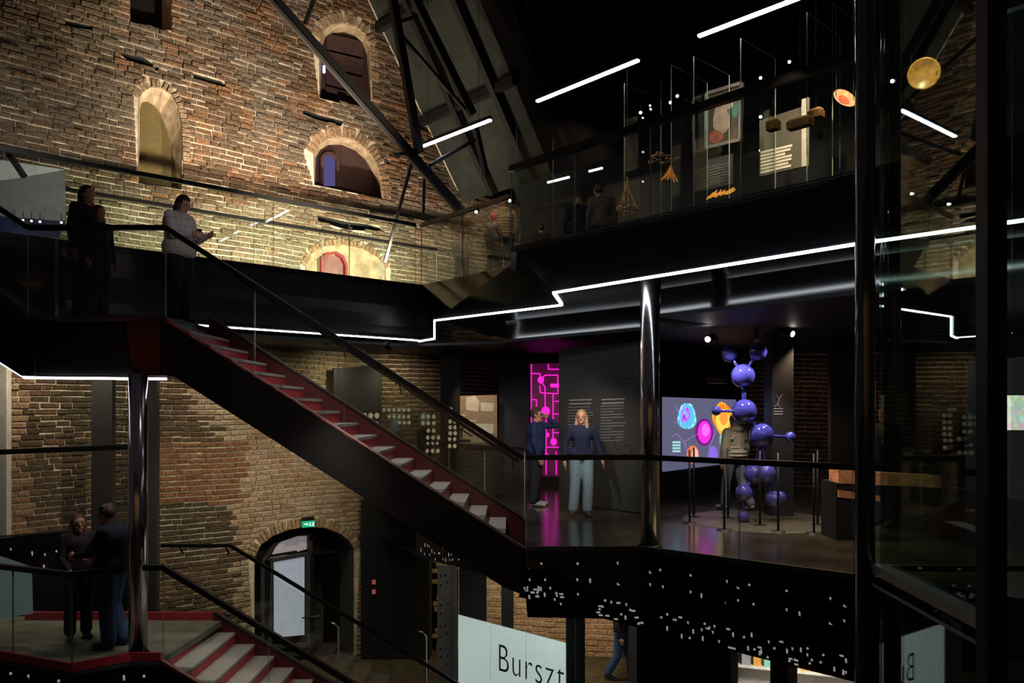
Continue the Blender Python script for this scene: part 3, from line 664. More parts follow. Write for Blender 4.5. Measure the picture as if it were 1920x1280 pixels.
band_b = [Vector((p.x-.02, p.y-.03, bz)) for p in band_t]
mb = MB()
for i in range(4): mb.poly([band_t[i], band_t[i+1], band_b[i+1], band_b[i]])
mb.build('inner_fascia', M['gloss'], ug, fix=False)
struct(MB().prism([(p.x, p.y) for p in band_b]+[XY(WALL.P(4.3, 0, .02)), XY(WALL.P(8, 0, .02)), (3, 24), (12, 22), (12, 8)], bz, bz+.05), 'ceiling', M['black'], 'black ceiling over the exhibition gallery')
struct(MB().prism([XY(BR.P(-1.6, 0, -.3)), XY(BR.P(b_t1, 0, -.3)), XY(DK.P(5.2, 0, -1.9)), XY(WALL.P(4.5, 0, .02)), XY(WALL.P(-1.6, 0, .02))], bz-.02, bz+.03), 'ceiling', M['black'], 'black ceiling strip between footbridge and old brick wall')
lt = [bot_e[0], bot_e[1], bot_e[2], bot_e[3], bot_e[4], Vector((bot_e[4].x, bot_e[4].y, 2.99)), BR.P(b_t1+.05, 3.0, .03)]
dz = Vector((-.02, -.03, -.01))
led('led_strip', 'white light strip zigzagging along the lower edge of the upper gallery', [[p+dz for p in lt]], 'led', .014)
balustrade('glass_balustrade', 'tall run of glass balustrade with black handrail on the upper gallery', [p3(top_e[0]), p3(top_e[1]), p3(top_e[2])], 0, 1.14, 1.4, railr=.045)
balustrade('glass_balustrade', 'short set back glass balustrade where the upper gallery meets the footbridge', [p3(top_e[3]), p3(top_e[4])], 0, 1.14, 1.4, railr=.035)

# ---------------------------------------------------------------- columns
def column(x, y, z0, z1, r, label, grp=None):
    t = thing('column', (x, y, z0), label, 'column')
    MB().tube([(x, y, z0), (x, y, z1)], r, 40).build('shaft', M['chrome'], t, True)
    MB().tube([(x, y, z0), (x, y, z0+.03)], r+.03, 32).build('base_ring', M['steel'], t, True)
    return t
column(-4.54, 9.52, LOW, 2.14, .108, 'polished steel column standing on the lower landing at left')
column(1.71, 9.72, 0, LZ, .118, 'polished steel column at the glass edge of the exhibition gallery')
def post(pl_or_xy, u0, u1, Y, z0, z1, m, label, name='post'):
    a, b = at(u0, 0, Y), at(u1, 0, Y); return tag(MB().prism([(a.x, Y), (b.x, Y), (b.x, Y+.12), (a.x, Y+.12)], z0, z1).build(name, m), label, 'post')
pm = mat('wide_dark_post', (.017, .017, .018, 1), .5)
post(0, 171, 210, 12.6, GF, 2.95, pm, 'wide dark steel post before the brick wall behind the couple')
post(0, 273, 293, 12.6, GF, 2.95, pm, 'dark steel post immediately right of the polished column on the lower landing')
post(0, -30, 12, 12.0, GF, 2.9, M['concrete'], 'pale grey pillar at the far left edge of the brick wall')
p_ = post(0, 826, 862, 16.0, 0, bz, M['black'], 'black pillar behind the sloping stair handrail')
post(0, 936, 992, 16.8, 0, bz, mat('dark_violet_pillar', (.012, .008, .022, 1), .6), 'dark violet pillar left of the magenta neon board')

# ---------------------------------------------------------------- ceiling lamps
lamps = [((783, 278), (920, 225)), ((1007, 190), (1197, 113)), ((1310, 68), (1520, -12))]
for i, (a, b) in enumerate(lamps):
    p, q = dk(*a, 6.72), dk(*b, 6.72)
    t = thing('linear_lamp', (p+q)/2, ('short linear ceiling lamp nearest the brick gable', 'middle linear ceiling lamp above the glass gallery', 'linear ceiling lamp leaving the top edge of the photo')[i], 'lamp', 'row of linear ceiling lamps')
    MB().bar(p+Vector((0, 0, .045)), q+Vector((0, 0, .045)), .07, .06).build('housing', M['black'], t)
    MB().bar(p, q, .055, .03).build('diffuser', M['lamp'], t)
    for e in (p.lerp(q, .15), p.lerp(q, .85)): MB().tube([e+Vector((0, 0, .07)), e+Vector((0, 0, 3))], .004, 5).build('cable', M['black'], t)
# far small lamps of the upper gallery
for i, (a, b) in enumerate((((1027, 342), (1067, 332)), ((1105, 321), (1129, 315)), ((1250, 276), (1308, 262)), ((1553, 193), (1580, 183)))):
    p, q = at(*a, 17), at(*b, 16.4); t = led('linear_lamp', ('faint linear lamp behind the balustrade left of two visitors', 'tiny linear lamp above two visitors upstairs', 'greenish linear lamp left of the hanging portrait', 'short greenish linear lamp beside the carved dish')[i], [[p, q]], 'led' if i < 2 else 'ledg' if 'ledg' in M else 'led', .02, 'lamp', None)
    if i > 1: t.data.materials[0] = emat('green_led', (.2, .7, .5, 1), 1.2)
    else: t.data.materials[0] = emat('dim_led', (.85, .9, 1, 1), 1.6)

# ---------------------------------------------------------------- upper gallery exhibits
UW = Pl(*XY(DK.P(0, 0, -6.0)), -.679, .734)
struct(MB().solid([UW.P(-9, UP), UW.P(12, UP), UW.P(12, 9), UW.P(-9, 9)], [UW.P(-9, UP, -.1), UW.P(12, UP, -.1), UW.P(12, 9, -.1), UW.P(-9, 9, -.1)]), 'wall_upper', M['dgrey'], 'dark back wall of the upper gallery')
E3 = Pl(*XY(DK.P(0, 0, -2.6)), -.679, .734)
E1 = Pl(*XY(DK.P(0, 0, -1.0)), -.679, .734)
def quad_thing(pl, uvs, name, label, cat, m, o=0, th=.04):
    a = [pl.uv(u, v, o) for u, v in uvs]; ctr = sum(a, Vector())/len(a); ctr.z = min(p.z for p in a)
    t = thing(name, ctr, label, cat); planquad(pl, uvs, o, th, 'panel', m, t); return t
# painting: generic soft figure study in warm and green tones
pt = quad_thing(E3, [(1325, 176), (1391, 156), (1388, 262), (1325, 277)], 'painting', 'framed painting of pale warm forms on brown behind the upper glass', 'painting', mat('painting_ground', (.06, .035, .02, 1), .6, var=.5, scale=6))
frame4(E3, [(1325, 176), (1391, 156), (1388, 262), (1325, 277)], .03, .05, .05, mat('silver_frame', (.25, .22, .18, 1), .35, .6), 'frame', pt)
def blob(pl, u, v, ru, rv, o, m, name, parent, n=14, ph=0):
    mb = MB(); pts = [pl.uv(u+ru*math.cos(2*math.pi*k/n)*(1+.12*math.sin(3*2*math.pi*k/n+ph)), v+rv*math.sin(2*math.pi*k/n)*(1+.1*math.cos(2*2*math.pi*k/n+ph)), o) for k in range(n)]
    mb.poly(pts); return mb.build(name, m, parent)
fm = mat('painted_flesh', (.40, .26, .19, 1), .6, var=.35, scale=7)
blob(E3, 1352, 222, 15, 32, .01, fm, 'painted_shape', pt); blob(E3, 1366, 195, 8, 10, .012, fm, 'painted_shape', pt, ph=1)
blob(E3, 1342, 256, 14, 12, .014, mat('painted_red', (.28, .06, .03, 1), .6, var=.4), 'painted_shape', pt, ph=2)
blob(E3, 1378, 205, 7, 16, .01, mat('painted_green', (.04, .13, .08, 1), .6, var=.4), 'painted_shape', pt, ph=3)
def text_lines(pl, u0, u1, v0, n, dv, slope_, o, parent, m='ptext', th=2.2, rag=.3, seed=1, name='text_lines'):
    r_ = random.Random(seed); mb = MB()
    for k in range(n):
        v = v0+k*dv; e = u1-(u1-u0)*rag*r_.random()*(1 if k % 3 == 2 else .25)
        mb.poly([pl.uv(u0, v, o), pl.uv(e, v+(e-u0)*slope_, o), pl.uv(e, v+th+(e-u0)*slope_, o), pl.uv(u0, v+th, o)])
    t = mb.build(name, M[m], parent); t['kind'] = 'stuff'; return t
tp = quad_thing(E3, [(1424, 226), (1516, 196), (1514, 310), (1424, 331)], 'information_panel', 'large grey information panel with white text blocks on the upper gallery', 'panel', mat('dim_grey_panel', (.075, .072, .062, 1), .7))
text_lines(E3, 1426, 1486, 284, 7, 6.2, -.235, .01, tp, 'white', th=4.4)
quad_thing(E3, [(1503, 186), (1516, 182), (1514, 310), (1503, 313)], 'information_panel', 'narrow pale strip panel at the right edge of the grey upstairs panel', 'panel', M['concrete'], .02)
tp = quad_thing(E3, [(1325, 300), (1372, 288), (1372, 345), (1325, 356)], 'information_panel', 'black information panel with faint text below the hanging painting', 'panel', M['dgrey'])
text_lines(E3, 1330, 1366, 313, 7, 5, -.22, .01, tp, 'grey', 1.6, seed=4)
# lit ends of objects on the shelf
def bowl(ctr, r, tilt, label, col, deep=.35, disc=False):
    t = thing('dish', ctr, label, 'dish'); R = Matrix.Rotation(tilt[0], 3, 'X') @ Matrix.Rotation(tilt[1], 3, 'Y')
    pr = [(0.001, -deep*r), (.35*r, -deep*.95*r), (.7*r, -deep*.6*r), (.93*r, -deep*.15*r), (r, 0), (1.04*r, .02*r), (1.0*r, .05*r), (.9*r, -.02*r), (.66*r, -deep*.45*r), (.33*r, -deep*.78*r), (.001, -deep*.82*r)]
    MB().lathe(pr, ctr, 32, R).build('bowl', col, t, True)
    if disc: MB().lathe([(.001, -deep*.7*r), (.36*r, -deep*.68*r), (.42*r, -deep*.5*r), (.5*r, -deep*.45*r)], ctr, 24, R).build('carved_centre', mat('carved_red_amber', (.30, .07, .04, 1), .4, var=.6, scale=40), t, True)
    for a in (-1, 1): MB().tube([Vector(ctr)+R @ Vector((a*r*.8, 0, 0)), Vector(ctr)+R @ Vector((a*r*.8, 0, 0))+Vector((0, 0, 2.2))], .003, 5).build('wire', M['black'], t)
    return t
bowl(at(1584, 184, 8.9), .135, (math.radians(62), math.radians(12)), 'round pinkish carved dish hanging beside the lift corner', mat('pink_amber', (.45, .20, .13, 1), .35, var=.35, scale=20), .3, True)
bowl(at(1732, 138, 7.2), .135, (math.radians(121), math.radians(-28)), 'shallow orange brown wooden bowl seen through the lift glass', mat('orange_wood', (.42, .19, .06, 1), .35, var=.4, scale=18), .4)
# hanging net of beads
def beadnet(u, v0, v1, Y, w_, label, mcol):
    t = thing('bead_net', at(u, v0, Y), label, 'hanging ornament'); top = at(u, v0, Y); bot = at(u, v1, Y); H = top.z-bot.z
    for k in range(8):
        a = 2*math.pi*k/8; pts = [top+Vector((math.cos(a)*w_*(s**1.6), math.sin(a)*w_*(s**1.6), -H*.85*s)) for s in [i/14 for i in range(15)]]
        mb = MB()
        for p in pts[1:]: mb.ball(p, .012, 6, 4)
        mb.tube(pts, .003, 4); mb.build('bead_string', mcol, t, True)
    mb = MB()
    for k in range(26): a = 2*math.pi*k/26; mb.ball(top+Vector((math.cos(a)*w_, math.sin(a)*w_, -H*.85+.02*math.sin(a*4))), .016, 6, 4)
    for k in range(12): a = 2*math.pi*k/12; mb.ball(top+Vector((math.cos(a)*w_*.6, math.sin(a)*w_*.6, -H*.97)), .015, 6, 4)
    mb.build('bead_ring', mcol, t, True)
    MB().tube([top, top+Vector((0, 0, 1.6))], .003, 5).build('wire', M['black'], t); return t
beadnet(1176, 330, 402, 11.6, .15, 'hanging cone of pale amber beads above the gallery edge', M['gold'])
# dark antler like object with hanging amber strings
t = thing('amber_relief', at(1240, 300, 11.3), 'dark knotted amber ornament hanging above bright orange strings', 'ornament'); mb = MB(); r_ = random.Random(8)
for k in range(26): mb.ball(at(1220+r_.uniform(0, 58), 302-r_.uniform(-8, 16), 11.3), (r_.uniform(.03, .07), .03, r_.uniform(.015, .03)), 8, 5)
mb.build('knotted_body', mat('dark_amber', (.10, .055, .02, 1), .4, var=.5, scale=20), t, True)
for k in range(6):
    p = at(1256+r_.uniform(-2, 2), 312, 11.2); q = at(1240+k*6, 338+r_.uniform(-4, 5), 11.2); mb = MB()
    for i in range(9): mb.ball(p.lerp(q, i/8)+Vector((0, 0, -.02*math.sin(i*.4))), .014, 6, 4)
    mb.build('bead_string', M['amber'], t, True)
MB().tube([at(1240, 300, 11.3), at(1240, 150, 11.3)], .003, 5).build('wire', M['black'], t)
t = thing('amber_pile', at(1348, 372, 10.8), 'glowing heap of orange amber sticks under the dark upper panel', 'amber')
for k in range(22):
    p = at(1326+k*2.1+r_.uniform(-1, 1), 371-k*.55+r_.uniform(-2, 2), 10.6+r_.uniform(0, .25)); d = Vector((r_.uniform(.04, .10), r_.uniform(-.03, .03), r_.uniform(.02, .07)))
    MB().tube([p, p+d*.5, p+d], .014, 6, .008).build('stick', mat('lit_amber', (.6, .2, .03, 1), .3, emit=(1, .4, .06, 1), es=.5) if k == 0 else bpy.data.materials['lit_amber'], t, True)
for i, (u, v) in enumerate(((1500, 232), (1450, 236), (1530, 215))):
    t = thing('amber_casket', at(u, v, 9.2), ('dark carved casket floating before the grey upper panel', 'small openwork amber frame before the grey upper panel', 'brown carved box beside the narrow pale strip panel')[i], 'casket')
    p = at(u, v, 9.2); MB().box(p, ((.28, .13, .16)[i], .12, (.09, .10, .08)[i]), (DK.dx, DK.dy)).build('body', bpy.data.materials['dark_amber'], t)
    MB().box(p+Vector((0, 0, .055)), ((.24, .11, .13)[i], .10, .025), (DK.dx, DK.dy)).build('lid', M['gold'], t)
    MB().tube([p, p+Vector((0, 0, 1.5))], .003, 5).build('wire', M['black'], t)
# tall glass case sheets
for i, u in enumerate((968, 1170, 1258, 1300, 1388, 1512, 1560)):
    o_ = -1.4; a = DK.P(DK.t(u, o_), 0, o_); n_ = Vector((.734, .679, 0))
    t = tag(MB().prism([(a.x, a.y), (a.x+n_.x*.9, a.y+n_.y*.9), (a.x+n_.x*.9+.012, a.y+n_.y*.9), (a.x+.012, a.y)], UP, UP+2.5).build('glass_sheet', M['glass']),
            ('tall glass sheet nearest the visitors upstairs', 'tall glass sheet beside the hanging bead cone', 'tall glass sheet right of the knotted amber ornament', 'tall glass sheet left of the framed painting', 'tall glass sheet right of the framed painting', 'tall glass sheet at the grey panel edge', 'tall glass sheet behind the pink carved dish')[i], 'glass sheet')
    t.data.materials.append(M['edge'])
    for f in t.data.polygons:
        if f.area < .1: f.material_index = 1
# spotlights of the upper gallery
SPT = [(1473, 68), (1534, 46), (1583, 80), (1480, 116), (1526, 102), (1426, 146), (1257, 192), (1270, 180), (1201, 211), (1264, 222), (1426, 219), (1426, 282), (1614, 168), (1673, 152), (956, 376), (893, 397), (1516, 210)]
SPL = ['tiny spotlight high in the dark directly above the brighter glowing one', 'topmost tiny spotlight in the dark over the upper gallery', 'tiny spotlight high beside the lift corner post', 'brightest tiny spotlight with a warm glow above the grey panel', 'tiny spotlight just right of the brightest one upstairs', 'tiny spotlight on the handrail line right of the painting top', 'tiny spotlight left of the painting, lower of a close pair', 'tiny spotlight left of the painting, upper of a close pair', 'tiny spotlight above the hanging bead cone', 'tiny spotlight just under the handrail left of the painting', 'tiny spotlight at the upper left corner of the grey text panel', 'tiny spotlight at the lower left corner of the grey text panel', 'tiny spotlight at the right rim of the pink carved dish', 'tiny spotlight between the carved dish and the orange bowl', 'tiny spotlight above the beige coated visitor upstairs', 'tiny spotlight at the left end of the set back balustrade', 'greenish tiny spotlight right of the floating caskets']
def spotlamp(p, to, label, grp, m=None, s=1.0, lens=True):
    t = thing('spotlight', p, label, 'spotlight', grp); d = (Vector(to)-p).normalized()
    MB().tube([p-d*.10*s, p], .028*s, 10).build('housing', M['black'], t, True)
    MB().tube([p, p+d*.006], .022*s, 10).build('lens', m or M['spotl'], t)
    MB().tube([p-d*.06*s, p-d*.06*s+Vector((0, 0, .12))], .006, 5).build('stem', M['black'], t); return t
for i, (u, v) in enumerate(SPT):
    Y = 12.2 if u < 1650 else 9; p = at(u, v, Y); spotlamp(p, p+Vector((-.25, -1, -.5)), SPL[i], 'small spotlights over the upper gallery')
spot(E3.uv(1357, 60, 1.6), E3.uv(1357, 225), 150, 50, NEUT); spot(E3.uv(1470, 110, 1.6), E3.uv(1470, 275), 210, 60, WARM)
spot(DK.P(DK.t(1180, -1.0), 7.2, .4), at(1190, 360, 11.6), 60, 50, WARM); spot(DK.P(DK.t(1250, -1.0), 7.2, .3), at(1245, 310, 11.3), 60, 50, WARM); spot(at(1480, 130, 7.6), at(1490, 232, 9.2), 40, 40, WARM); spot(at(1590, 60, 8.2), at(1585, 184, 8.9), 130, 40, WARM); spot(at(1740, 20, 6.6), at(1733, 138, 7.2), 110, 40, WARM)
spot(at(1060, 270, 14.2), UW.uv(1080, 400), 130, 80, WARM); spot(at(930, 250, 13.2), at(935, 460, 15), 60, 60, WARM)

# ---------------------------------------------------------------- exhibition gallery
spot((3.0, 11.3, 2.88), at(1400, 850, 11.8), 120, 80, (1, .93, .9)); spot((4.1, 11.5, 2.88), at(1430, 850, 11.8), 120, 80, (1, .93, .9))
spot((3.4, 10.2, 2.85), (3.4, 9.9, 0), 300, 100, WARM); spot((4.6, 12.2, 2.85), (4.8, 12.6, 0), 80, 100, WARM)
spot((.3, 10.6, 2.85), (.5, 12.9, 1.4), 130, 60, NEUT); spot((1.5, 10.8, 2.85), (1.1, 12.6, 1.3), 130, 60, NEUT)
struct(MB().solid([(1.5, 21.5, 0), (9.5, 18.5, 0), (9.5, 18.5, 3), (1.5, 21.5, 3)], [(1.5, 21.6, 0), (9.5, 18.6, 0), (9.5, 18.6, 3), (1.5, 21.6, 3)]), 'wall_back', M['dark'], 'near black back wall of the exhibition gallery')
BW = Pl(5.4, 17.4, 1, -.12)
bo_ = [(-.3, 0), (4.4, 0), (4.4, 2.95), (-.3, 2.95)]
bw = backing(BW, bo_, [], 'wall_right', 'dim brown brick wall at the right rear of the gallery', M['mortar'])
lay(BW, bo_, [], [], bw, lambda t, z, r: (mixc((.12, .06, .03), (.07, .05, .03), r.random()), .6), (0, 2.93), singles=0, seed=4)
spot((6.3, 14.6, 2.8), (6.6, 16.9, .8), 9, 90, WARM)
# molecule
MY = 11.8; mo = thing('molecule_sculpture', at(1394, 980, MY), 'large glossy blue ball and stick molecule sculpture standing in the gallery', 'sculpture')
def mp(u, v, dy=0): return at(u, v, MY+dy)
balls = dict(A=(1368, 663, 15.5, .1), B=(1421, 659, 17, -.05), C=(1393, 704, 22, 0), D=(1396, 771, 23, 0), E=(1343, 770, 9, -.1), Fb=(1428, 816, 23, -.05), G=(1482, 819, 10, .05),
             I=(1415, 888, 20, .05), J=(1437, 887, 18, -.1), K=(1395, 923, 16, -.05), K2=(1404, 921, 12, .2), Q=(1451, 935, 15.5, -.05), Q2=(1463, 932, 12, .2), Z=(1394, 968, 12, 0))
for k, (u, v, r, dy) in balls.items(): MB().ball(mp(u, v, dy), r*(MY+dy)/F, 28, 18).build('atom', M['blue'], mo, True)
for a, b, r in (('A', 'C', .035), ('B', 'C', .035), ('C', 'D', .05), ('D', 'E', .03), ('D', 'Fb', .04), ('Fb', 'G', .035), ('Fb', 'I', .045), ('Fb', 'J', .04), ('I', 'K', .03), ('J', 'Q', .03), ('I', 'K2', .03), ('J', 'Q2', .03), ('K', 'Z', .03), ('I', 'J', .04)):
    MB().tube([mp(*balls[a][:2], balls[a][3]), mp(*balls[b][:2], balls[b][3])], r*.68, 12).build('bond', M['blue'], mo, True)
for u in (1416, 1421): MB().tube([mp(u, 655), Vector((mp(u, 655).x, MY, bz))], .012, 8).build('hanging_rod', M['chrome'], mo, True)
pt_ = tag(MB().lathe([(.001, .012), (1.15, .012), (1.2, 0)], at(1430, 975, 12.0)*1.0-Vector((0, 0, at(1430, 975, 12.0).z)), 48).build('floor_disc', mat('pale_floor_disc', (.06, .05, .038, 1), .4, var=.3)), 'pale round disc on the floor under the blue molecule', 'platform')
for i, (u, vb) in enumerate(((1293, 981), (1301, 970), (1358, 994), (1365, 972), (1425, 986), (1459, 997), (1526, 1000), (1533, 985))):
    Y = EYE*F/(vb-CV); x = (u-CU)/F*Y
    t = thing('barrier_post', (x, Y, 0), ('thin black barrier post left of the molecule, front of a pair', 'thin black barrier post left of the molecule, rear of a pair', 'thin black barrier post before the walking visitor', 'thin black barrier post behind the visitor pair of posts', 'thin black barrier post just under the blue molecule', 'thin black barrier post right of the lowest blue balls', 'thin black barrier post near the brick wall, front of a pair', 'thin black barrier post near the brick wall, rear of a pair')[i], 'barrier post', 'barrier posts around the molecule')
    MB().tube([(x, Y, .02), (x, Y, 1.1)], .016, 8).build('pole', M['black'], t, True); MB().lathe([(.001, .02), (.10, .016), (.11, 0)], (x, Y, 0), 16).build('foot', M['black'], t, True)
# video screen
SP = Pl(*XY(at(1245, 0, 14.3)), *(at(1378, 0, 16.6)-at(1245, 0, 14.3)).to_2d()[:])
sc = quad_thing(SP, [(1245, 744), (1380, 749), (1380, 867), (1245, 884)], 'video_screen', 'large glowing screen with colourful cell like spheres behind the column', 'screen', mat('screen_ground', (.02, .02, .03, 1), .3, emit=(.095, .095, .165, 1), es=1.0))
a_, b_ = SP.uv(1250, 880, -.06), SP.uv(1376, 866, -.06); MB().solid([Vector((a_.x, a_.y, 0)), Vector((b_.x, b_.y, 0)), b_, a_], [Vector((a_.x, a_.y+.05, 0)), Vector((b_.x, b_.y+.05, 0)), b_+Vector((0, .05, 0)), a_+Vector((0, .05, 0))]).build('base_panel', M['black'], sc)
def sdisc(u, v, ru, rv, o, col, s, name='cell_image', inner=None):
    m = bpy.data.materials.new(name); m.use_nodes = True; N = m.node_tree.nodes; L = m.node_tree.links; N.remove(N['Principled BSDF'])
    e = N.new('ShaderNodeEmission'); n = N.new('ShaderNodeTexNoise'); n.inputs['Scale'].default_value = 9; n.inputs['Detail'].default_value = 4
    r = N.new('ShaderNodeValToRGB'); r.color_ramp.elements[0].color = col[0]+(1,); r.color_ramp.elements[1].color = col[1]+(1,); r.color_ramp.elements[0].position = .38; r.color_ramp.elements[1].position = .6
    tc = N.new('ShaderNodeTexCoord'); L.new(tc.outputs['Object'], n.inputs['Vector']); L.new(n.outputs['Fac'], r.inputs['Fac']); L.new(r.outputs[0], e.inputs[0]); e.inputs[1].default_value = s
    L.new(e.outputs[0], N['Material Output'].inputs[0]); return blob(SP, u, v, ru, rv, o, m, name, sc, 26, u)
def rdisc(u, v, ru, rv, o, col, s): # plain round
    mb = MB(); mb.poly([SP.uv(u+ru*math.cos(k*math.pi/14), v+rv*math.sin(k*math.pi/14), o) for k in range(28)]); return mb.build('cell_image', emat('cell_colour', col+(1,), s), sc)
sdisc(1288, 780, 17, 27, .004, ((.05, .35, .5), (.3, .8, 1)), 1.0); rdisc(1288, 780, 13.5, 22, .006, (.12, .5, .8), .9); sdisc(1284, 778, 9, 15, .008, ((.5, .02, .8), (.15, .5, .9)), 1.0)
rdisc(1320, 810, 17, 26, .003, (.25, .02, .30), .6); rdisc(1321, 810, 12.5, 21, .006, (.95, .03, .65), 1.0); rdisc(1323, 806, 7, 12, .008, (1, .12, .8), 1.2)
sdisc(1355, 785, 18, 30, .003, ((.8, .15, .01), (1, .45, .03)), .9); rdisc(1355, 788, 13, 21, .006, (1, .5, .08), 1.2); rdisc(1357, 783, 8, 14, .008, (.9, .3, .05), 1.0)
rdisc(1358, 824, 9, 16, .006, (.25, .5, .38), .8); rdisc(1358, 820, 6, 10, .008, (.6, .6, .35), .9)
rdisc(1299, 852, 11, 17, .006, (.9, .18, .08), .9); rdisc(1303, 852, 6, 13, .008, (1, .5, .35), .9); rdisc(1337, 852, 9, 16, .006, (.28, .16, .8), .8)
for k in range(4): MB().poly([SP.uv(1261, 827+k*5.6, .006), SP.uv(1276, 827+k*5.6, .006), SP.uv(1276, 830.6+k*5.6, .006), SP.uv(1261, 830.6+k*5.6, .006)]).build('text_line', emat('screen_text', (.4, .75, .75, 1), .8), sc)
mb = MB()
for p, q in (((1268, 812), (1283, 828)), ((1283, 828), (1310, 812)), ((1283, 828), (1290, 850)), ((1330, 840), (1345, 800)), ((1262, 818), (1268, 812)), ((1272, 772), (1268, 762)), ((1272, 790), (1264, 793))):
    mb.bar(SP.uv(*p, .006), SP.uv(*q, .006), .012, .006)
mb.build('link_lines', emat('link_violet', (.4, .2, .7, 1), .7), sc)
pj = thing('projector', at(1345, 710, 13.5), 'small dark projector with grey vents hanging under the black ceiling', 'projector')
MB().box(at(1345, 712, 13.5), (.30, .3, .12)).build('body', M['dgrey'], pj); MB().box(at(1344, 712, 13.33), (.16, .02, .06)).build('vent', M['grey'], pj); MB().tube([at(1345, 706, 13.5), Vector((at(1345, 0, 13.5).x, 13.5, bz))], .015, 6).build('stem', M['black'], pj)
for i, (u, v) in enumerate(((1327, 636), (1486, 626))):
    Y = 11.8; p = at(u, v, Y); t = spotlamp(p, p+Vector((-.8 if i == 0 else .7, -1, -.35)), ('track spotlight with bright lens left of the molecule', 'track spotlight with bright lens right of the molecule')[i], None, None, 2.0)
# magenta neon board
MG = Pl(.42, 17.4, 1, 0)
mg = quad_thing(MG, [(995, 682), (1062, 680), (1062, 893), (995, 893)], 'neon_board', 'tall dark board with glowing magenta circuit lines behind the man in a hoodie', 'board', M['magboard'])
mb = MB(); NP = lambda u, v: MG.uv(u, v, .03)
for path in (((996, 682), (996, 893)), ((1060, 682), (1060, 893)), ((995, 700), (1012, 700), (1014, 708)), ((1014, 712), (1022, 703), (1046, 703), (1046, 738), (1013, 736), (1012, 722)), ((1028, 682), (1028, 692), (1050, 692)),
             ((1016, 716), (1022, 726), (1022, 768)), ((996, 749), (1006, 749), (1006, 762)), ((1037, 737), (1037, 825)), ((1037, 793), (1050, 793)), ((1037, 811), (1050, 811)), ((1024, 780), (1024, 890)), ((1024, 838), (1050, 838)), ((1043, 846), (1043, 890)), ((1010, 838), (1024, 845)), ((1040, 752), (1050, 752)), ((1037, 776), (1050, 776))):
    for a, b in zip(path, path[1:]): mb.bar(NP(*a), NP(*b), .022, .022)
mb.build('neon_lines', M['magenta'], mg)
for u, v, r in ((1014, 712, 6), (1023, 771, 8), (1038, 828, 6), (1026, 815, 4), (1025, 855, 5)):
    MB().poly([MG.uv(u+r*math.cos(k*math.pi/8), v+r*1.15*math.sin(k*math.pi/8), .035) for k in range(16)]).build('neon_dot', M['magenta'], mg)
MB().solid([MG.uv(1032, 719, .03), MG.uv(1050, 719, .03), MG.uv(1050, 726, .03), MG.uv(1032, 726, .03)], [MG.uv(1032, 719, .01), MG.uv(1050, 719, .01), MG.uv(1050, 726, .01), MG.uv(1032, 726, .01)]).build('neon_block', M['magenta'], mg)
# big grey text wall
GPn = Pl(*XY(at(1048, 0, 14.4)), *(at(1206, 0, 12.7)-at(1048, 0, 14.4)).to_2d()[:])
gp = quad_thing(GPn, [(1048, 655), (1206, 639), (1206, 962), (1048, 940)], 'text_wall', 'tall charcoal display wall with two columns of small white text behind the woman', 'display wall', mat('charcoal_display', (.040, .039, .038, 1), .7, var=.1), 0, .25)
text_lines(GPn, 1067, 1111, 749, 2, 7, -.03, .006, gp, th=2.2, seed=1); text_lines(GPn, 1064, 1113, 763, 18, 5.4, -.03, .006, gp, th=.9, rag=.6, seed=2)
text_lines(GPn, 1128, 1172, 748, 2, 7, -.04, .006, gp, th=2.2, seed=3); text_lines(GPn, 1126, 1174, 761, 13, 5.4, -.04, .006, gp, th=.9, rag=.6, seed=5)
mb = MB(); fm2 = mat('faint_mauve_print', (.075, .055, .07, 1), .7)
for p, q in (((1090, 690), (1120, 688)), ((1120, 688), (1150, 685)), ((1125, 714), (1200, 705)), ((1130, 722), (1200, 716)), ((1090, 665), (1120, 662))): mb.bar(GPn.uv(*p, .006), GPn.uv(*q, .006), .012, .004)
for u, v, r in ((1082, 692, 14), (1124, 718, 7), (1150, 826, 5), (1168, 830, 5), (1180, 840, 5), (1160, 848, 6), (1174, 855, 4)):
    for k in range(12):
        a, b = k*math.pi/6, (k+1)*math.pi/6; mb.bar(GPn.uv(u+r*math.cos(a), v+r*1.3*math.sin(a), .006), GPn.uv(u+r*math.cos(b), v+r*1.3*math.sin(b), .006), .012, .004)
mb.build('faint_diagram', fm2, gp)
# icon pillar right of the molecule
ip = thing('icon_pillar', at(1467, 980, 12.6), 'dark slender pillar with small molecule icon right of the blue sculpture', 'pillar')
MB().prism([(at(1448, 0, 12.4).x, 12.4), (at(1488, 0, 12.4).x, 12.4), (at(1488, 0, 12.4).x, 12.8), (at(1448, 0, 12.4).x, 12.8)], 0, bz).build('shaft', mat('charcoal_pillar', (.016, .015, .017, 1), .5), ip)
mb = MB()
for (a, b) in (((1456, 740), (1460, 748)), ((1467, 738), (1461, 748)), ((1461, 748), (1458, 757)), ((1458, 757), (1463, 763)), ((1458, 757), (1453, 762))): mb.bar(at(*a, 12.395), at(*b, 12.395), .012, .004)
for v in (766, 771, 776): mb.bar(at(1451, v, 12.395), at(1468, v, 12.395), .004, .012)
mb.build('icon', M['ptext'], ip)
post(0, 1558, 1602, 13.4, 0, bz, M['black'], 'black pillar at the right rear near the lift')
t = thing('display_plinth', at(1590, 1000, 10.5), 'low dark display plinth with orange lit fragments beside the lift corner', 'plinth')
Yp = 10.2; xa, xb = at(1568, 0, Yp).x, at(1640, 0, Yp).x
MB().prism([(xa, Yp), (xb, Yp), (xb, Yp+.5), (xa, Yp+.5)], .0, .75).build('base', M['black'], t)
pk = mat('lit_orange_slab', (.50, .22, .13, 1), .6, var=.4, scale=10)
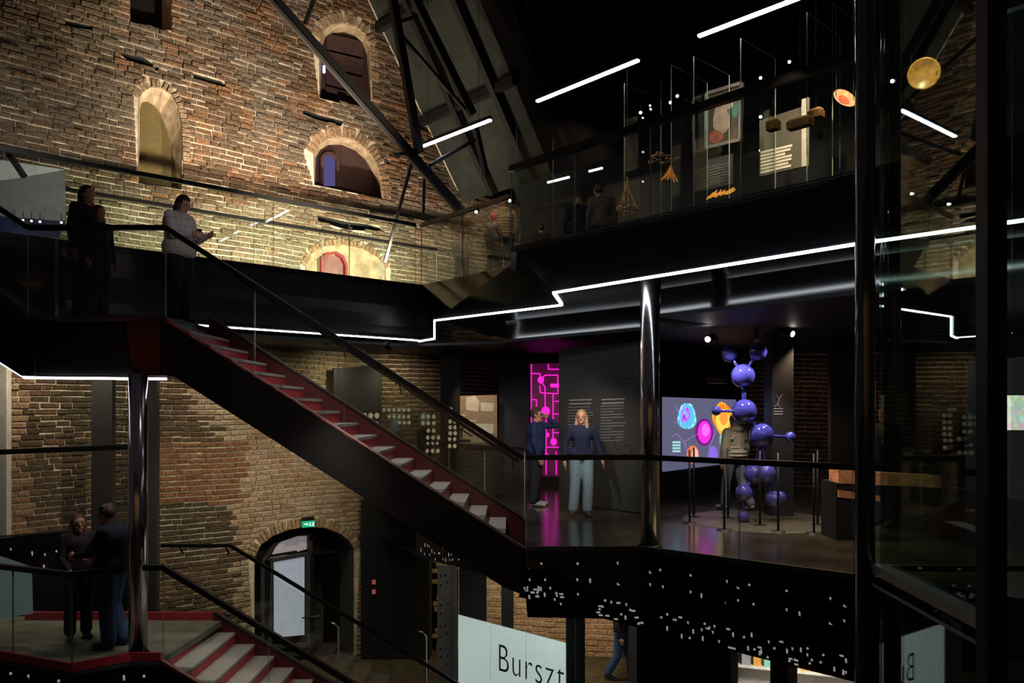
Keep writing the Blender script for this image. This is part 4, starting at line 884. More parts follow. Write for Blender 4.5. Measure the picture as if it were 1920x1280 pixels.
for v0_, v1_, ub in ((880, 906, 1765), (918, 932, 1650)): MB().solid([at(1572, v0_, Yp-.02), at(ub, v0_+12, Yp-.02), at(ub, v1_+8, Yp-.02), at(1572, v1_, Yp-.02)], [at(1572, v0_, Yp-.02)+Vector((0, .3, 0)), at(ub, v0_+12, Yp-.02)+Vector((0, .3, 0)), at(ub, v1_+8, Yp-.02)+Vector((0, .3, 0)), at(1572, v1_, Yp-.02)+Vector((0, .3, 0))]).build('slab', pk, t)
for k in range(9): MB().ball(((xa+.05+k*.055), Yp+.05+.03*(k % 3), .80+.02*(k % 2)), (.04, .05, .035), 8, 6).build('fragment', M['amber'] if k == 0 else M['amber'], t, True)
spot((xa+.5, Yp-1.1, 2.4), (xa+.5, Yp, .7), 60, 55, WARM)

# left rear of the gallery: dotted screens, lit text panels
def dots(name, label, rows, Y, m='cream', boardm=None, board=None):
    t = thing(name, at(rows[0][0], rows[-1][1], Y), label, 'display')
    if board: MB().solid([at(*p, Y+.03) for p in board], [at(*p, Y+.06) for p in board]).build('board', boardm, t)
    i = 0
    for (u0, v, n, du, r) in rows:
        for k in range(n):
            c_ = at(u0+k*du, v, Y); rr_ = r*Y/F
            mb = MB(); n_ = 12; a = [c_+Vector((rr_*.85*math.cos(q*math.pi/6), 0, rr_*math.sin(q*math.pi/6))) for q in range(12)]
            mb.solid(a, [p+Vector((0, .012, 0)) for p in a]).build('disc', M[m], t); i += 1
    for u in (rows[0][0]-4, rows[0][0]+(rows[0][2]-1)*rows[0][3]+4): MB().tube([at(u, rows[0][1], Y+.015), Vector((at(u, 0, Y).x, Y+.015, bz))], .003, 5).build('wire', M['black'], t)
    MB().solid([at(rows[0][0]-6, rows[0][1]-6, Y+.014), at(rows[0][0]+(rows[0][2]-1)*rows[0][3]+6, rows[0][1]-6, Y+.014), at(rows[-1][0]+(rows[-1][2]-1)*rows[-1][3]+6, rows[-1][1]+6, Y+.014), at(rows[-1][0]-6, rows[-1][1]+6, Y+.014)],
               [at(rows[0][0]-6, rows[0][1]-6, Y+.02), at(rows[0][0]+(rows[0][2]-1)*rows[0][3]+6, rows[0][1]-6, Y+.02), at(rows[-1][0]+(rows[-1][2]-1)*rows[-1][3]+6, rows[-1][1]+6, Y+.02), at(rows[-1][0]-6, rows[-1][1]+6, Y+.02)]).build('glass_panel', M['glass'], t)
dots('dotted_glass_screen', 'glass screen with rows of large cream discs behind the middle of the red stair', [(637, 779, 7, 11.6, 5.2), (647, 795, 6, 11.8, 5), (660, 810, 5, 12, 4.8), (682, 825, 3, 11.6, 4.5)], 12.5)
dots('dotted_glass_screen', 'glass screen with small cream discs left of the pale blue vases', [(720, 768, 6, 9.3, 3.8), (730, 781, 5, 9, 3.6), (749, 792, 3, 9, 3.6)], 13.8)
dots('dotted_glass_screen', 'glass screen with tall columns of cream discs just left of the black pillar', [(793, 781, 3, 10.2, 4), (793, 793, 3, 10.2, 4), (803, 807, 2, 10, 4), (802, 820, 3, 10, 4), (802, 831, 3, 9, 3), (801, 845, 3, 10, 4)], 13.6)
dots('dotted_glass_screen', 'glass screen with two columns of cream discs in front of the black pillar', [(837, 767, 2, 8.5, 3.8), (844, 778, 2, 9.5, 4), (844, 790, 2, 9.5, 4), (844, 801, 2, 9.5, 4), (844, 812, 2, 9.5, 4), (843, 823, 2, 9.5, 3.6), (843, 836, 2, 9.5, 4)], 13.4)
vz = mat('pale_blue_glaze', (.25, .38, .36, 1), .4)
for i, (u, v) in enumerate(((742, 800), (796, 788))):
    t = thing('vase', at(u, v+14, 13.9), ('pale blue vase like exhibit below the small disc screen', 'pale blue vase like exhibit left of the tall disc columns')[i], 'vase')
    MB().lathe([(.001, -.16), (.05, -.15), (.085, -.05), (.09, .05), (.05, .13), (.03, .15)], at(u, v, 13.9), 18).build('body', vz, t, True)
    z_ = at(u, v, 13.9).z-.16; x_ = at(u, 0, 13.9).x; MB().prism([(x_-.12, 13.78), (x_+.12, 13.78), (x_+.12, 14.02), (x_-.12, 14.02)], 0, z_).build('plinth', M['black'], t)
t = thing('information_panel', WALL.uv(670, 930, .3), 'large dark violet panel standing against the brick wall under the footbridge', 'panel')
planquad(WALL, [(626, 690), (716, 684), (716, 800), (626, 790)], .25, .06, 'panel', mat('dark_violet_board', (.008, .006, .010, 1), .6), t)
LP = Pl(*XY(at(868, 0, 16.2)), 1, .25)
t = quad_thing(LP, [(860, 742), (932, 740), (932, 836), (860, 832)], 'lit_text_panel', 'softly lit cream information panel with text seen under the stair handrail', 'panel', mat('cream_lit_panel', (.34, .26, .18, 1), .7))
for q in (((874, 745), (890, 741), (899, 752), (897, 772), (874, 768)), ((901, 754), (926, 755), (925, 772), (901, 770)), ((862, 776), (872, 776), (872, 792), (862, 792)), ((890, 794), (925, 794), (925, 812), (890, 812)), ((874, 786), (894, 788), (894, 790), (874, 790))):
    MB().poly([LP.uv(*p, .012) for p in q]).build('text_block', M['white'], t)
spot(at(890, 690, 15.2), at(892, 770, 16.2), 40, 60, WARM)
t = thing('desk_lamp', at(868, 822, 15.4), 'black angular reading arm silhouetted before the cream panel', 'lamp')
MB().bar(at(866, 822, 15.4), at(864, 804, 15.4), .03, .03).bar(at(864, 804, 15.4), at(886, 818, 15.4), .03, .03).bar(at(864, 804, 15.4), at(878, 798, 15.4), .03, .03).build('arm', M['black'], t)
MB().box(at(868, 826, 15.4), (.3, .2, .05)).build('base', M['black'], t)
t = thing('display_desk', at(890, 900, 15.4), 'long black display desk in front of the cream text panel', 'desk')
MB().prism([(at(855, 0, 15.2).x, 15.2), (at(945, 0, 15.2).x, 15.2), (at(945, 0, 15.2).x, 15.9), (at(855, 0, 15.2).x, 15.9)], .05, .95).build('body', M['black'], t)
MB().prism([(at(852, 0, 15.1).x, 15.1), (at(948, 0, 15.1).x, 15.1), (at(948, 0, 15.1).x, 16), (at(852, 0, 15.1).x, 16)], .95, 1.02).build('worktop', M['satin'], t)
for i, (u, v) in enumerate(((612, 643), (730, 652), (683, 668))):
    p = at(u, v, 14.6); spotlamp(p, WALL.uv(u+30, v+60), ('black track spotlight under the footbridge, left one', 'black track spotlight under the footbridge, right one', 'black track spotlight seen just under the stair handrail')[i], 'track spotlights under the footbridge', M['black'], 2.6)

# ---------------------------------------------------------------- ground floor under the gallery
SG = Pl(-.90, 13.26, .81+.90, 11.66-13.26)
sg = thing('glass_partition', SG.P(0, GF), 'frosted pale glass partition lettered Burszt on the ground floor', 'partition')
L_ = SG.t(1062)
for i, (a, b) in enumerate(((859, 920), (920, 987), (987, 1062))):
    t0, t1 = SG.t(a)+.006, SG.t(b)-.006
    MB().solid([SG.P(t0, GF), SG.P(t1, GF), SG.P(t1, -1.0), SG.P(t0, -1.0)], [SG.P(t0, GF, -.015), SG.P(t1, GF, -.015), SG.P(t1, -1.0, -.015), SG.P(t0, -1.0, -.015)]).build('glass_panel', M['glass'], sg)
    MB().solid([SG.P(t0, GF+.1, .01), SG.P(t1, GF+.1, .01), SG.P(t1, -1.77, .01), SG.P(t0, -1.77, .01)], [SG.P(t0, GF+.1, .003), SG.P(t1, GF+.1, .003), SG.P(t1, -1.77, .003), SG.P(t0, -1.77, .003)]).build('frosted_film', M['sign'], sg)
MB().bar(SG.P(SG.t(859), GF, .01), SG.P(SG.t(859), -1.0, .01), .02, .02).build('edge_post', M['chrome'], sg)
cu = bpy.data.curves.new('lettering', 'FONT'); cu.body = 'Burszt'; cu.size = .62; cu.offset = -.010; cu.extrude = .003; cu.space_character = 1.12
to = bpy.data.objects.new('lettering', cu); COL.objects.link(to)
ang = math.atan2(SG.dy, SG.dx); to.rotation_euler = (math.pi/2, 0, ang)
bpy.context.view_layer.update(); dg = bpy.context.evaluated_depsgraph_get(); me = bpy.data.meshes.new_from_object(to.evaluated_get(dg))
wid = max(v.co.x for v in me.vertices)-min(v.co.x for v in me.vertices); hB = max(v.co.y for v in me.vertices)
tw_ = SG.t(1060)-SG.t(937); bz_ = SG.tz(937, 1257)[1]
to.data = me if False else to.data; bpy.data.objects.remove(to)
lo = bpy.data.objects.new('lettering', me); COL.objects.link(lo); me.materials.clear(); me.materials.append(M['letter'])
mnx = min(v.co.x for v in me.vertices)
for v in me.vertices:
    x = (v.co.x-mnx)*tw_/wid; z = v.co.y*(.43/hB)
    v.co = SG.P(SG.t(937)+x, bz_+z, .014+v.co.z)-wl(sg)
lo.parent = sg; tag(lo, 'thin dark lettering')
# lower brick walls and posts behind the partition
GW = Pl(-1.2, 17.2, 1, -.14)
go = [(-.4, GF), (3.6, GF), (3.6, -.95), (-.4, -.95)]
gw = backing(GW, go, [], 'wall_ground', 'warmly lit brick wall on the ground floor behind the lettered glass', M['mortar'])
lay(GW, go, [], [], gw, lambda t, z, r: (mixc((.42, .22, .12), (.40, .28, .18), r.random()), .5), (GF, -1.0), course=.12, singles=200, lens=(.3, .15), seed=9)
spot((.2, 15.2, -1.1), (.4, 17, -2.2), 110, 150, (1, .85, .62), .15)
spot((1.8, 14.9, -1.1), (1.9, 16.5, -2.6), 80, 150, (1, .85, .62), .15)
spot((.2, 11.2, -1.1), SG.P(SG.t(960), -2.6), 14, 120, (.9, 1, .95), .15)
for i, (a, b, Y) in enumerate(((861, 912, 14.8), (940, 963, 15.2), (1062, 1078, 12.2), (1079, 1097, 12.6), (1180, 1196, 14.0))):
    post(0, a, b, Y, GF, -1.0, M['black'] if i == 2 else M['greysteel'], ('wide grey green pillar behind the left end of the lettered glass', 'narrow grey pillar between two strips of lit brick', 'black frame post ending the lettered glass partition', 'grey pillar right of the black frame post', 'grey pillar right of the walking legs')[i])
pp = thing('perforated_post', at(839, 1200, 13.6), 'grey steel post dotted with small dark holes left of the lettered glass', 'post')
xa, xb = at(820, 0, 13.5).x, at(857, 0, 13.5).x
MB().prism([(xa, 13.5), (xb, 13.5), (xb, 13.6), (xa, 13.6)], GF, -1.0).build('plate', mat('perforated_grey', (.11, .11, .095, 1), .6), pp)
mb = MB()
for u, v in ((827, 1079), (835, 1078), (839, 1091), (826, 1097), (826, 1134), (840, 1132), (826, 1150), (827, 1175), (835, 1173), (839, 1187), (826, 1194), (826, 1231), (840, 1229), (826, 1216), (838, 1245)):
    c_ = at(u, v, 13.495); mb.poly([c_+Vector((.017*math.cos(k*math.pi/4), 0, .02*math.sin(k*math.pi/4))) for k in range(8)])
tag(mb.build('hole_pattern', M['black'], pp), None, None, None, 'stuff')
struct(MB().prism([(-3.2, 16.6), (-1.75, 16.6), (-1.75, 17.2), (-3.2, 17.3)], GF, -.25), 'wall_black', M['black'], 'black wall beside the arched door under the gallery')
for i, v in enumerate((1091, 1109)):
    p = at(701, v, 16.55); tag(MB().box(p, (.07, .03, .09)).build('warning_label', mat('red_label', (.45, .10, .08, 1), .6, emit=(.8, .2, .15, 1), es=.15)), ('upper small red warning label on the black wall', 'lower small red warning label on the black wall')[i], 'label')
ct = thing('black_kiosk', (2.6, 11.4, GF), 'black kiosk block under the perforated fascia', 'kiosk')
MB().prism([(at(1194, 0, 11).x, 11), (at(1370, 0, 10).x, 10), (at(1370, 0, 10).x+.3, 11.6), (at(1194, 0, 11).x+.3, 12.6)], GF, -1.05).build('body', M['black'], ct)
# bright shop
SH = Pl(*XY(at(1372, 0, 12.0)), 1, -.35)
struct(MB().solid([SH.P(-.1, GF), SH.P(3, GF), SH.P(3, -1), SH.P(-.1, -1)], [SH.P(-.1, GF, -.1), SH.P(3, GF, -.1), SH.P(3, -1, -.1), SH.P(-.1, -1, -.1)]), 'wall_shop', M['white'], 'bright shop wall glimpsed at the bottom under the fascia')
sh = thing('shop_shelf', SH.P(.8, GF, .3), 'white shop shelves with colourful goods at the bottom edge of the photo', 'shelves')
for z in (-1.75, -2.1, -2.5, -2.9, -3.3): MB().solid([SH.P(.1, z, .02), SH.P(2.6, z, .02), SH.P(2.6, z, .32), SH.P(.1, z, .32)], [SH.P(.1, z-.03, .02), SH.P(2.6, z-.03, .02), SH.P(2.6, z-.03, .32), SH.P(.1, z-.03, .32)]).build('shelf', M['white'], sh)
cols = [mat('goods_%s' % n, cc, .5) for n, cc in (('amber', (.6, .3, .05, 1)), ('teal', (.2, .45, .42, 1)), ('grey', (.25, .26, .3, 1)), ('rust', (.45, .12, .05, 1)), ('cream', (.6, .55, .4, 1)))]
r_ = random.Random(11)
ORD = ['first', 'second', 'third', 'fourth', 'fifth', 'sixth', 'seventh', 'eighth', 'ninth', 'tenth', 'eleventh', 'twelfth']
CN = ['amber', 'teal', 'grey', 'rust', 'cream']
for z in (-1.75, -2.1):
    x = .15; k = 0
    while k < 12:
        wd = r_.uniform(.09, .18); h = r_.uniform(.1, .26); b = SH.P(x+wd/2, z+h/2+.003, .2); ci = r_.randrange(5)
        tag(MB().box(b, (wd*.85, .14, h), (SH.dx, SH.dy)).build('boxed_souvenir', cols[ci]), '%s souvenir box, %s from the left on the %s shop shelf' % (CN[ci], ORD[k], 'upper' if z > -2 else 'lower'), 'box', 'boxed souvenirs on the shop shelves'); x += wd+.02; k += 1
spot(SH.P(1, -1.15, 1.3), SH.P(1.0, -2.2, 0), 120, 140, (1, .93, .8), .2)
post(0, 1450, 1478, 9.6, GF, -1.05, M['greysteel'], 'grey post before the bright shop shelves')
post(0, 1477, 1495, 9.7, GF, -1.05, M['white'], 'white post between the grey post and the right shop shelves')
post(0, 1368, 1384, 10.1, GF, -1.05, M['white'], 'white post at the left end of the bright shop')
# lower left background under the upper landing
pan = tag(MB().solid([at(-20, 1012, 11.9), at(136, 990, 12.2), at(240, 1040, 12.2), at(240, 1150, 12.2), at(-20, 1140, 11.9)], [at(-20, 1012, 11.98), at(136, 990, 12.28), at(240, 1040, 12.28), at(240, 1150, 12.28), at(-20, 1140, 11.98)]).build('trim_5', M['satin']), 'black perforated panel behind the couple on the lower landing', None, None, 'structure')
mb = MB()
for u, v in ((60, 1037), (84, 1040), (106, 1033), (112, 1060), (90, 1112), (105, 1110), (74, 1128), (84, 1128), (100, 1125), (114, 1128), (136, 1107), (228, 1113), (20, 1030), (82, 1062), (128, 1055)):
    p = at(u, v, 11.85+(u/136)*.3); mb.poly([p+Vector((a*.035, 0, b*.04)) for a, b in fleckshape(rr.choice((1, 2, 3, 4)), 1)])
tag(mb.build('cut_openings', M['fleck'], pan), 'pale cut openings', None, None, 'stuff')
struct(MB().bar(at(-20, 1008, 11.85), at(134, 993, 12.15), .03, .03), 'trim_6', M['greysteel'], 'pale metal edge above the black perforated panel at left')
MB().prism([(-7.3, 11.3), (-4.1, 11.3), (-4.1, 11.36), (-7.3, 11.36)], LOW-.3, LOW+.02).build('back_fascia', M['satin'], lw)
tag(MB().solid([at(-5, 1040, 10.0), at(60, 1062, 10.0), at(62, 1150, 10.0), at(-5, 1160, 10.0)], [at(-5, 1040, 10.03), at(60, 1062, 10.03), at(62, 1150, 10.03), at(-5, 1160, 10.03)]).build('pale_glass_panel', mat('green_reflection_glass', (.20, .26, .24, 1), .3, var=.5, scale=4, emit=(.3, .4, .38, 1), es=.10)), 'glass panel painted with a pale green reflection at the far lower left', 'glass panel')  # greenish reflection painted as mottled colour with a slight glow
struct(MB().bar(at(-20, 848, 10.6), at(240, 838, 10.9), .07, .07), 'trim_7', M['steel'], 'horizontal dark steel bar crossing the brick wall at left')
# top left: pale roof lining beyond the bridge
rl = thing('roof_lining', at(60, 420, 11.4), 'pale grey sloped lining boards at the upper left behind the railing', 'lining')
for q, m in ((((-60, 290), (122, 318), (32, 334), (-60, 345)), M['concrete']), (((32, 334), (122, 318), (124, 415), (-60, 400), (-60, 345)), M['grey']), (((-60, 400), (124, 415), (110, 446), (-60, 440)), mat('deep_blue_panel', (.006, .007, .02, 1), .5, emit=(.05, .05, .3, 1), es=.02))):
    MB().solid([at(*p, 11.4) for p in q], [at(*p, 11.5) for p in q]).build('board', m, rl)
MB().bar(at(18, 290, 11.35), at(45, 330, 11.35), .1, .06).build('beam', M['steel'], rl)
tag(MB().solid([at(-10, 516, 11.0), at(40, 515, 11.0), at(34, 545, 11.0), at(-10, 520, 11.0)], [at(-10, 516, 11.03), at(40, 515, 11.03), at(34, 545, 11.03), at(-10, 520, 11.03)]).build('blue_screen', emat('blue_screen_glow', (.12, .12, .75, 1), 1.3)), 'blue glowing wedge of a screen at the left edge', 'screen')
led('led_strip', 'short thin light strip at the left edge above the blue screen', [[at(-10, 445, 11.2), at(40, 447, 11.2)]], 'led', .012)
for i, u in enumerate((27, 43, 59, 75, 115)): spotlamp(at(u, 411+i*1.5, 11.2), at(u, 500, 9), ('leftmost', 'second from left', 'middle', 'fourth from left', 'rightmost')[i]+' of five tiny white spotlights at the upper left', 'row of spotlights at the upper left', None, .6)

# ---------------------------------------------------------------- glass lift shaft at right
LA, LB = (2.477, 5.5), (2.395, 4.0)
ls = thing('lift_shaft', (3.1, 4.8, GF), 'tall glass lift shaft with dark steel corner posts at the right', 'lift shaft')
MB().tube([(LA[0], LA[1], GF), (LA[0], LA[1], 9)], .066, 32).build('corner_post', mat('smoked_steel', (.16, .17, .17, 1), .12, .9, var=.05), ls, True)
for (x, y), w_ in ((LB, .10), ((4.3, 4.0), .1), ((4.3, 5.5), .1)): MB().box((x+.05, y, 2.7), (w_, .1, 12.6)).build('corner_post', M['black'], ls)
MB().solid([(2.562, 5.46, GF), (2.470, 4.05, GF), (2.470, 4.05, 9), (2.562, 5.46, 9)], [(2.574, 5.46, GF), (2.482, 4.05, GF), (2.482, 4.05, 9), (2.574, 5.46, 9)]).build('side_glass', M['liftglass'], ls)
MB().box((3.4, 4.0, 2.7), (1.7, .012, 12.6)).build('front_glass', glassmat('clear_lift_glass', (.85, .92, .88), .04), ls)
MB().box((3.45, 5.52, 2.7), (1.6, .012, 12.6)).build('rear_glass', glassmat('rear_lift_glass', (.85, .92, .88), .04), ls)
MB().bar((LA[0]+.06, LA[1]-.08, .61), (LB[0]+.06, LB[1]+.06, .61), .09, .07).build('side_rail', M['concrete'], ls)
MB().bar((LA[0]+.06, LA[1], .60), (4.3, LA[1], .60), .05, .04).build('rear_rail', M['greysteel'], ls)
MB().bar((LA[0]+.02, LA[1]-.08, .50), (LB[0]+.02, LB[1]+.06, .50), .015, .015).build('glass_bead', M['concrete'], ls)
t = tag(MB().solid([at(1880, 741, 11), at(1990, 741, 11), at(1990, 806, 11), at(1880, 806, 11)], [at(1880, 741, 11.05), at(1990, 741, 11.05), at(1990, 806, 11.05), at(1880, 806, 11.05)]).build('colour_screen', M['white']), 'bright pastel speckled screen at the far right edge', 'screen')
m = bpy.data.materials.new('speckled_screen'); m.use_nodes = True; N = m.node_tree.nodes; L = m.node_tree.links; b = N['Principled BSDF']
v_ = N.new('ShaderNodeTexVoronoi'); v_.inputs['Scale'].default_value = 14; h_ = N.new('ShaderNodeMix'); h_.data_type = 'RGBA'; h_.inputs[0].default_value = .6; h_.inputs[7].default_value = (1, .85, .8, 1)
tc = N.new('ShaderNodeTexCoord'); L.new(tc.outputs['Object'], v_.inputs['Vector']); L.new(v_.outputs['Color'], h_.inputs[6]); L.new(h_.outputs[2], b.inputs['Emission Color']); b.inputs['Emission Strength'].default_value = .9; t.data.materials[0] = m
led('led_strip', 'white light strip at the right edge beyond the lift', [[at(1845, 348, 9.5), at(1960, 322, 9)]], 'led', .014)
for i, q in enumerate((((1868, 25), (1890, 15), (1888, 45), (1866, 52)), ((1858, 110), (1885, 98), (1882, 128), (1850, 140)))):
    tag(MB().solid([at(*p, 13) for p in q], [at(*p, 13.03) for p in q]).build('blue_patch', emat('dim_blue', (.01, .02, .12, 1), .5)), ('upper dim blue glowing patch in the dark beyond the lift', 'lower dim blue glowing patch in the dark beyond the lift')[i], 'panel')  # blue patches given a weak glow of their own
led('led_strip', 'three thin dashes of light beyond the lift glass', [[at(1642, 501, 12), at(1687, 494, 12)], [at(1702, 492, 12), at(1732, 488, 12)], [at(1755, 485, 12), at(1792, 481, 12)]], 'led', .014)

for i, (u, v0, v1, Y) in enumerate(((634, 1176, 1300, 13.5), (799, 1192, 1330, 13.0))):
    a, b = at(u, v0, Y), Vector((at(u, 0, Y).x, Y, GF)); t = thing('barrier_post', b, ('thin steel barrier post in front of the glazed arched door', 'thin steel barrier post with bent top before the black wall')[i], 'barrier post')
    MB().tube([b, a, a+Vector((-.06, 0, .06)), a+Vector((-.13, 0, .08))], .018, 8).build('pole', M['chrome'], t, True); MB().lathe([(.001, .03), (.10, .02), (.11, 0)], b, 16).build('foot', M['steel'], t, True)
# ---------------------------------------------------------------- people
def remeshed(mb, name, m, parent, vox, ratio=.35, smooth=3):
    me = bpy.data.meshes.new('tmp'); me.from_pydata([tuple(v) for v in mb.v], [], mb.f); o = bpy.data.objects.new('tmp', me); COL.objects.link(o)
    bm = bmesh.new(); bm.from_mesh(me); bmesh.ops.recalc_face_normals(bm, faces=bm.faces); bm.to_mesh(me); bm.free()
    r = o.modifiers.new('r', 'REMESH'); r.mode = 'VOXEL'; r.voxel_size = vox
    s = o.modifiers.new('s', 'SMOOTH'); s.iterations = smooth; s.factor = .5
    d = o.modifiers.new('d', 'DECIMATE'); d.ratio = ratio
    dg = bpy.context.evaluated_depsgraph_get(); m2 = bpy.data.meshes.new_from_object(o.evaluated_get(dg)); bpy.data.objects.remove(o)
    m2.name = name; m2.materials.clear(); m2.materials.append(m); m2.polygons.foreach_set('use_smooth', [True]*len(m2.polygons))
    ob = bpy.data.objects.new(name, m2); COL.objects.link(ob); ob.parent = parent; return ob
def person(base, yaw, h, label, top, legs, shoe, hair, pose=None, hairstyle='short', build=1.0, vox=.011, skirt=False, face=True, puffer=False, group=None):
    """local frame: faces -Y, x to the viewer's right when facing him"""
    s = h/1.70; t = thing('person', base, label, 'person', group); t.rotation_euler = (0, 0, yaw); t.scale = (s, s, s)
    J = dict(pel=(0, 0, .94), ch=(0, 0, 1.28), nk=(0, 0, 1.43), hd=(0, -.015, 1.575), shL=(-.175, 0, 1.385), shR=(.175, 0, 1.385), elL=(-.235, .01, 1.11), elR=(.235, .01, 1.11),
             wrL=(-.245, -.05, .87), wrR=(.245, -.05, .87), hpL=(-.09, 0, .92), hpR=(.09, 0, .92), knL=(-.10, -.01, .50), knR=(.10, -.01, .50), anL=(-.10, .02, .09), anR=(.10, .02, .09), tL=(-.12, -.15, .035), tR=(.12, -.15, .035), look=(0, -1, 0))
    J.update(pose or {}); J = {k: Vector(v) for k, v in J.items()}
    b = build; B = MB()
    hd = J['hd']; lk = J['look'].normalized(); rot = Vector((0, -1, 0)).rotation_difference(lk).to_matrix()
    H = lambda x, y, z: hd+rot @ Vector((x, y, z))
    B.ball(hd+Vector((0, 0, .02)), (.074, .092, .098), 20, 14, rot); B.ball(H(0, -.018, -.055), (.055, .068, .062), 16, 10, rot)
    B.cone(H(0, -.088, .005), H(0, -.107, -.022), .009, .013, 8); B.ball(H(0, -.08, -.092), (.02, .018, .018), 8, 6)
    for x in (-1, 1): B.ball(H(x*.077, .005, -.005), (.012, .02, .03), 8, 6, rot); B.ball(H(x*.03, -.07, .022), (.022, .02, .012), 8, 6, rot)
    B.cone(J['nk']-Vector((0, 0, .04)), hd-Vector((0, 0, .06)), .058, .052); B.cone(J['shL'], J['shR'], .055, .055)
    bc = min(b, 1.05); B.cone(J['ch'], J['pel'], .115*bc, .10*bc, 16); B.cone(J['ch']+Vector((-.05, 0, 0)), J['ch']+Vector((.05, 0, 0)), .11*bc, .11*bc); B.cone(J['ch'], J['nk'], .10, .055)
    for S in 'LR':
        B.cone(J['sh'+S], J['el'+S], .05, .038); B.cone(J['el'+S], J['wr'+S], .037, .026)
        B.cone(J['hp'+S], J['kn'+S], .082, .055, 14); B.cone(J['kn'+S], J['an'+S], .054, .036, 14); B.cone(J['an'+S]-Vector((0, 0, .03)), J['t'+S], .034, .028)
        wv = J['wr'+S]; d = (wv-J['el'+S]).normalized(); fw = Vector((0, -1, 0)) if abs(d.y) < .8 else Vector((0, 0, 1)); sd = d.cross(fw).normalized()
        fw = sd.cross(d).normalized(); sg_ = -1 if fw.y > 0 else 1; fw = fw*sg_
        B.cone(wv, wv+d*.06, .026, .028); B.cone(wv+d*.03-fw*.025, wv+d*.085-fw*.022, .018, .014); B.cone(wv+d*.03+fw*.025, wv+d*.085+fw*.025, .018, .014)
        inn = sd if (S == 'L') == (sd.x > 0) else -sd
        for k, fl_ in enumerate((.070, .078, .072, .058)):
            p0 = wv+d*.085+fw*(.033-.021*k); p1 = p0+d*fl_*.5+inn*.006; p2 = p0+d*fl_*.85+inn*.024
            B.cone(p0, p1, .010, .009, 6); B.cone(p1, p2, .009, .0075, 6)
        q0 = wv+d*.03+fw*.030; q1 = q0+d*.03+fw*.022+inn*.01; B.cone(q0, q1, .013, .011, 6); B.cone(q1, q1+d*.03+inn*.012, .011, .009, 6)
    remeshed(B, 'body', M['flesh'], t, vox, .3, 1)
    if face:
        for x in (-1, 1): MB().ball(H(x*.03, -.090, .012), (.010, .005, .0055), 8, 6, rot).build('eye', M['eye'], t, True, True)
        MB().ball(H(0, -.091, -.052), (.024, .007, .007), 8, 6, rot).build('mouth', M['lip'], t, True, True)
        for x in (-1, 1): MB().bar(H(x*.016, -.092, .034), H(x*.045, -.083, .034), .005, .006).build('eyebrow', hair, t, False, True)
    T = MB(); bb = b*1.0; th = .055 if puffer else .0
    T.cone(J['ch'], J['pel']+Vector((0, 0, .03)), (.142+th*.6)*bb, (.135+th)*bb, 18); T.cone(J['hpL']+Vector((.01, 0, .07)), J['hpR']+Vector((-.01, 0, .07)), .122*bb+th*.5, .122*bb+th*.5, 14); T.cone(J['ch']+Vector((-.06, 0, .02)), J['ch']+Vector((.06, 0, .02)), .125*bb+th*.5, .125*bb+th*.5, 16)
    T.cone(J['shL'], J['shR'], .072+th*.4, .072+th*.4); T.cone(J['ch'], J['nk']-Vector((0, 0, .0)), .11, .066)
    for S in 'LR':
        T.cone(J['sh'+S], J['el'+S], .066+th*.5, .053+th*.5); T.cone(J['el'+S], J['el'+S].lerp(J['wr'+S], .93), .052+th*.5, .038+th*.4)
    if puffer:
        for k in range(7): T.lathe([(.15+th, -.02), (.175+th, .0), (.15+th, .02)], J['pel']+Vector((0, 0, .04+k*.06)), 20)
        T.ball(J['nk']+Vector((0, .06, .02)), (.13, .10, .07), 14, 8)
    zb = J['pel'].z-.075; T.v = [Vector((v.x, v.y, max(v.z, zb))) if abs(v.x) < .21*bb and v.z < zb else v for v in T.v]
    remeshed(T, 'jacket' if puffer else 'sweater', top, t, max(vox, .012), .35, 3)
    if skirt:
        pass
    b = min(b, 1.14)
    G = MB(); G.cone(J['hpL']+Vector((.01, 0, .02)), J['hpR']+Vector((-.01, 0, .02)), .108*b, .108*b, 16); G.cone(J['hpL'], J['hpR'], .108*b, .108*b, 14)
    for S in 'LR': G.cone(J['hp'+S], J['kn'+S], .104*b, .082*b, 16); G.cone(J['kn'+S], J['an'+S]+Vector((0, 0, .02)), .081*b, .076*b, 16)
    remeshed(G, 'trousers', legs, t, max(vox, .012), .35, 3)
    for S in 'LR':
        Q = MB(); a = J['an'+S]; e = J['t'+S]; dd = (e-a); dd.z = 0; dd.normalize()
        Q.cone(a-Vector((0, 0, .035))-dd*.03, e, .048, .036, 12); Q.cone(a, a-Vector((0, 0, .04)), .048, .05, 12)
        Q.v = [Vector((v.x, v.y, max(v.z, min(a.z, e.z)-.045))) for v in Q.v]; remeshed(Q, 'shoe', shoe, t, .011, .4, 1)
    R = MB(); R.ball(H(0, .014, .034), (.084, .100, .098), 20, 14, rot)
    R.v = [v if (rot.transposed() @ (v-hd)).y > -.055 or (rot.transposed() @ (v-hd)).z > .06 else v+rot @ Vector((0, .05, .0)) for v in R.v]
    if hairstyle == 'long':
        for x in (-1, 1): R.cone(H(x*.068, .03, .02), H(x*.085, .0, -.15), .034, .034); R.cone(H(x*.085, .0, -.15), H(x*.10, -.05, -.30), .034, .018)
        R.cone(H(0, .06, .0), H(0, .085, -.26), .07, .05)
    elif hairstyle == 'bun': R.ball(H(0, .10, .04), .045, 12, 8); R.cone(H(0, .06, 0), H(0, .05, -.10), .06, .04)
    elif hairstyle == 'bob':
        R.cone(H(0, .05, .0), H(0, .05, -.13), .075, .06)
        for x in (-1, 1): R.cone(H(x*.065, .02, .01), H(x*.07, -.01, -.14), .035, .03)
    elif hairstyle == 'messy':
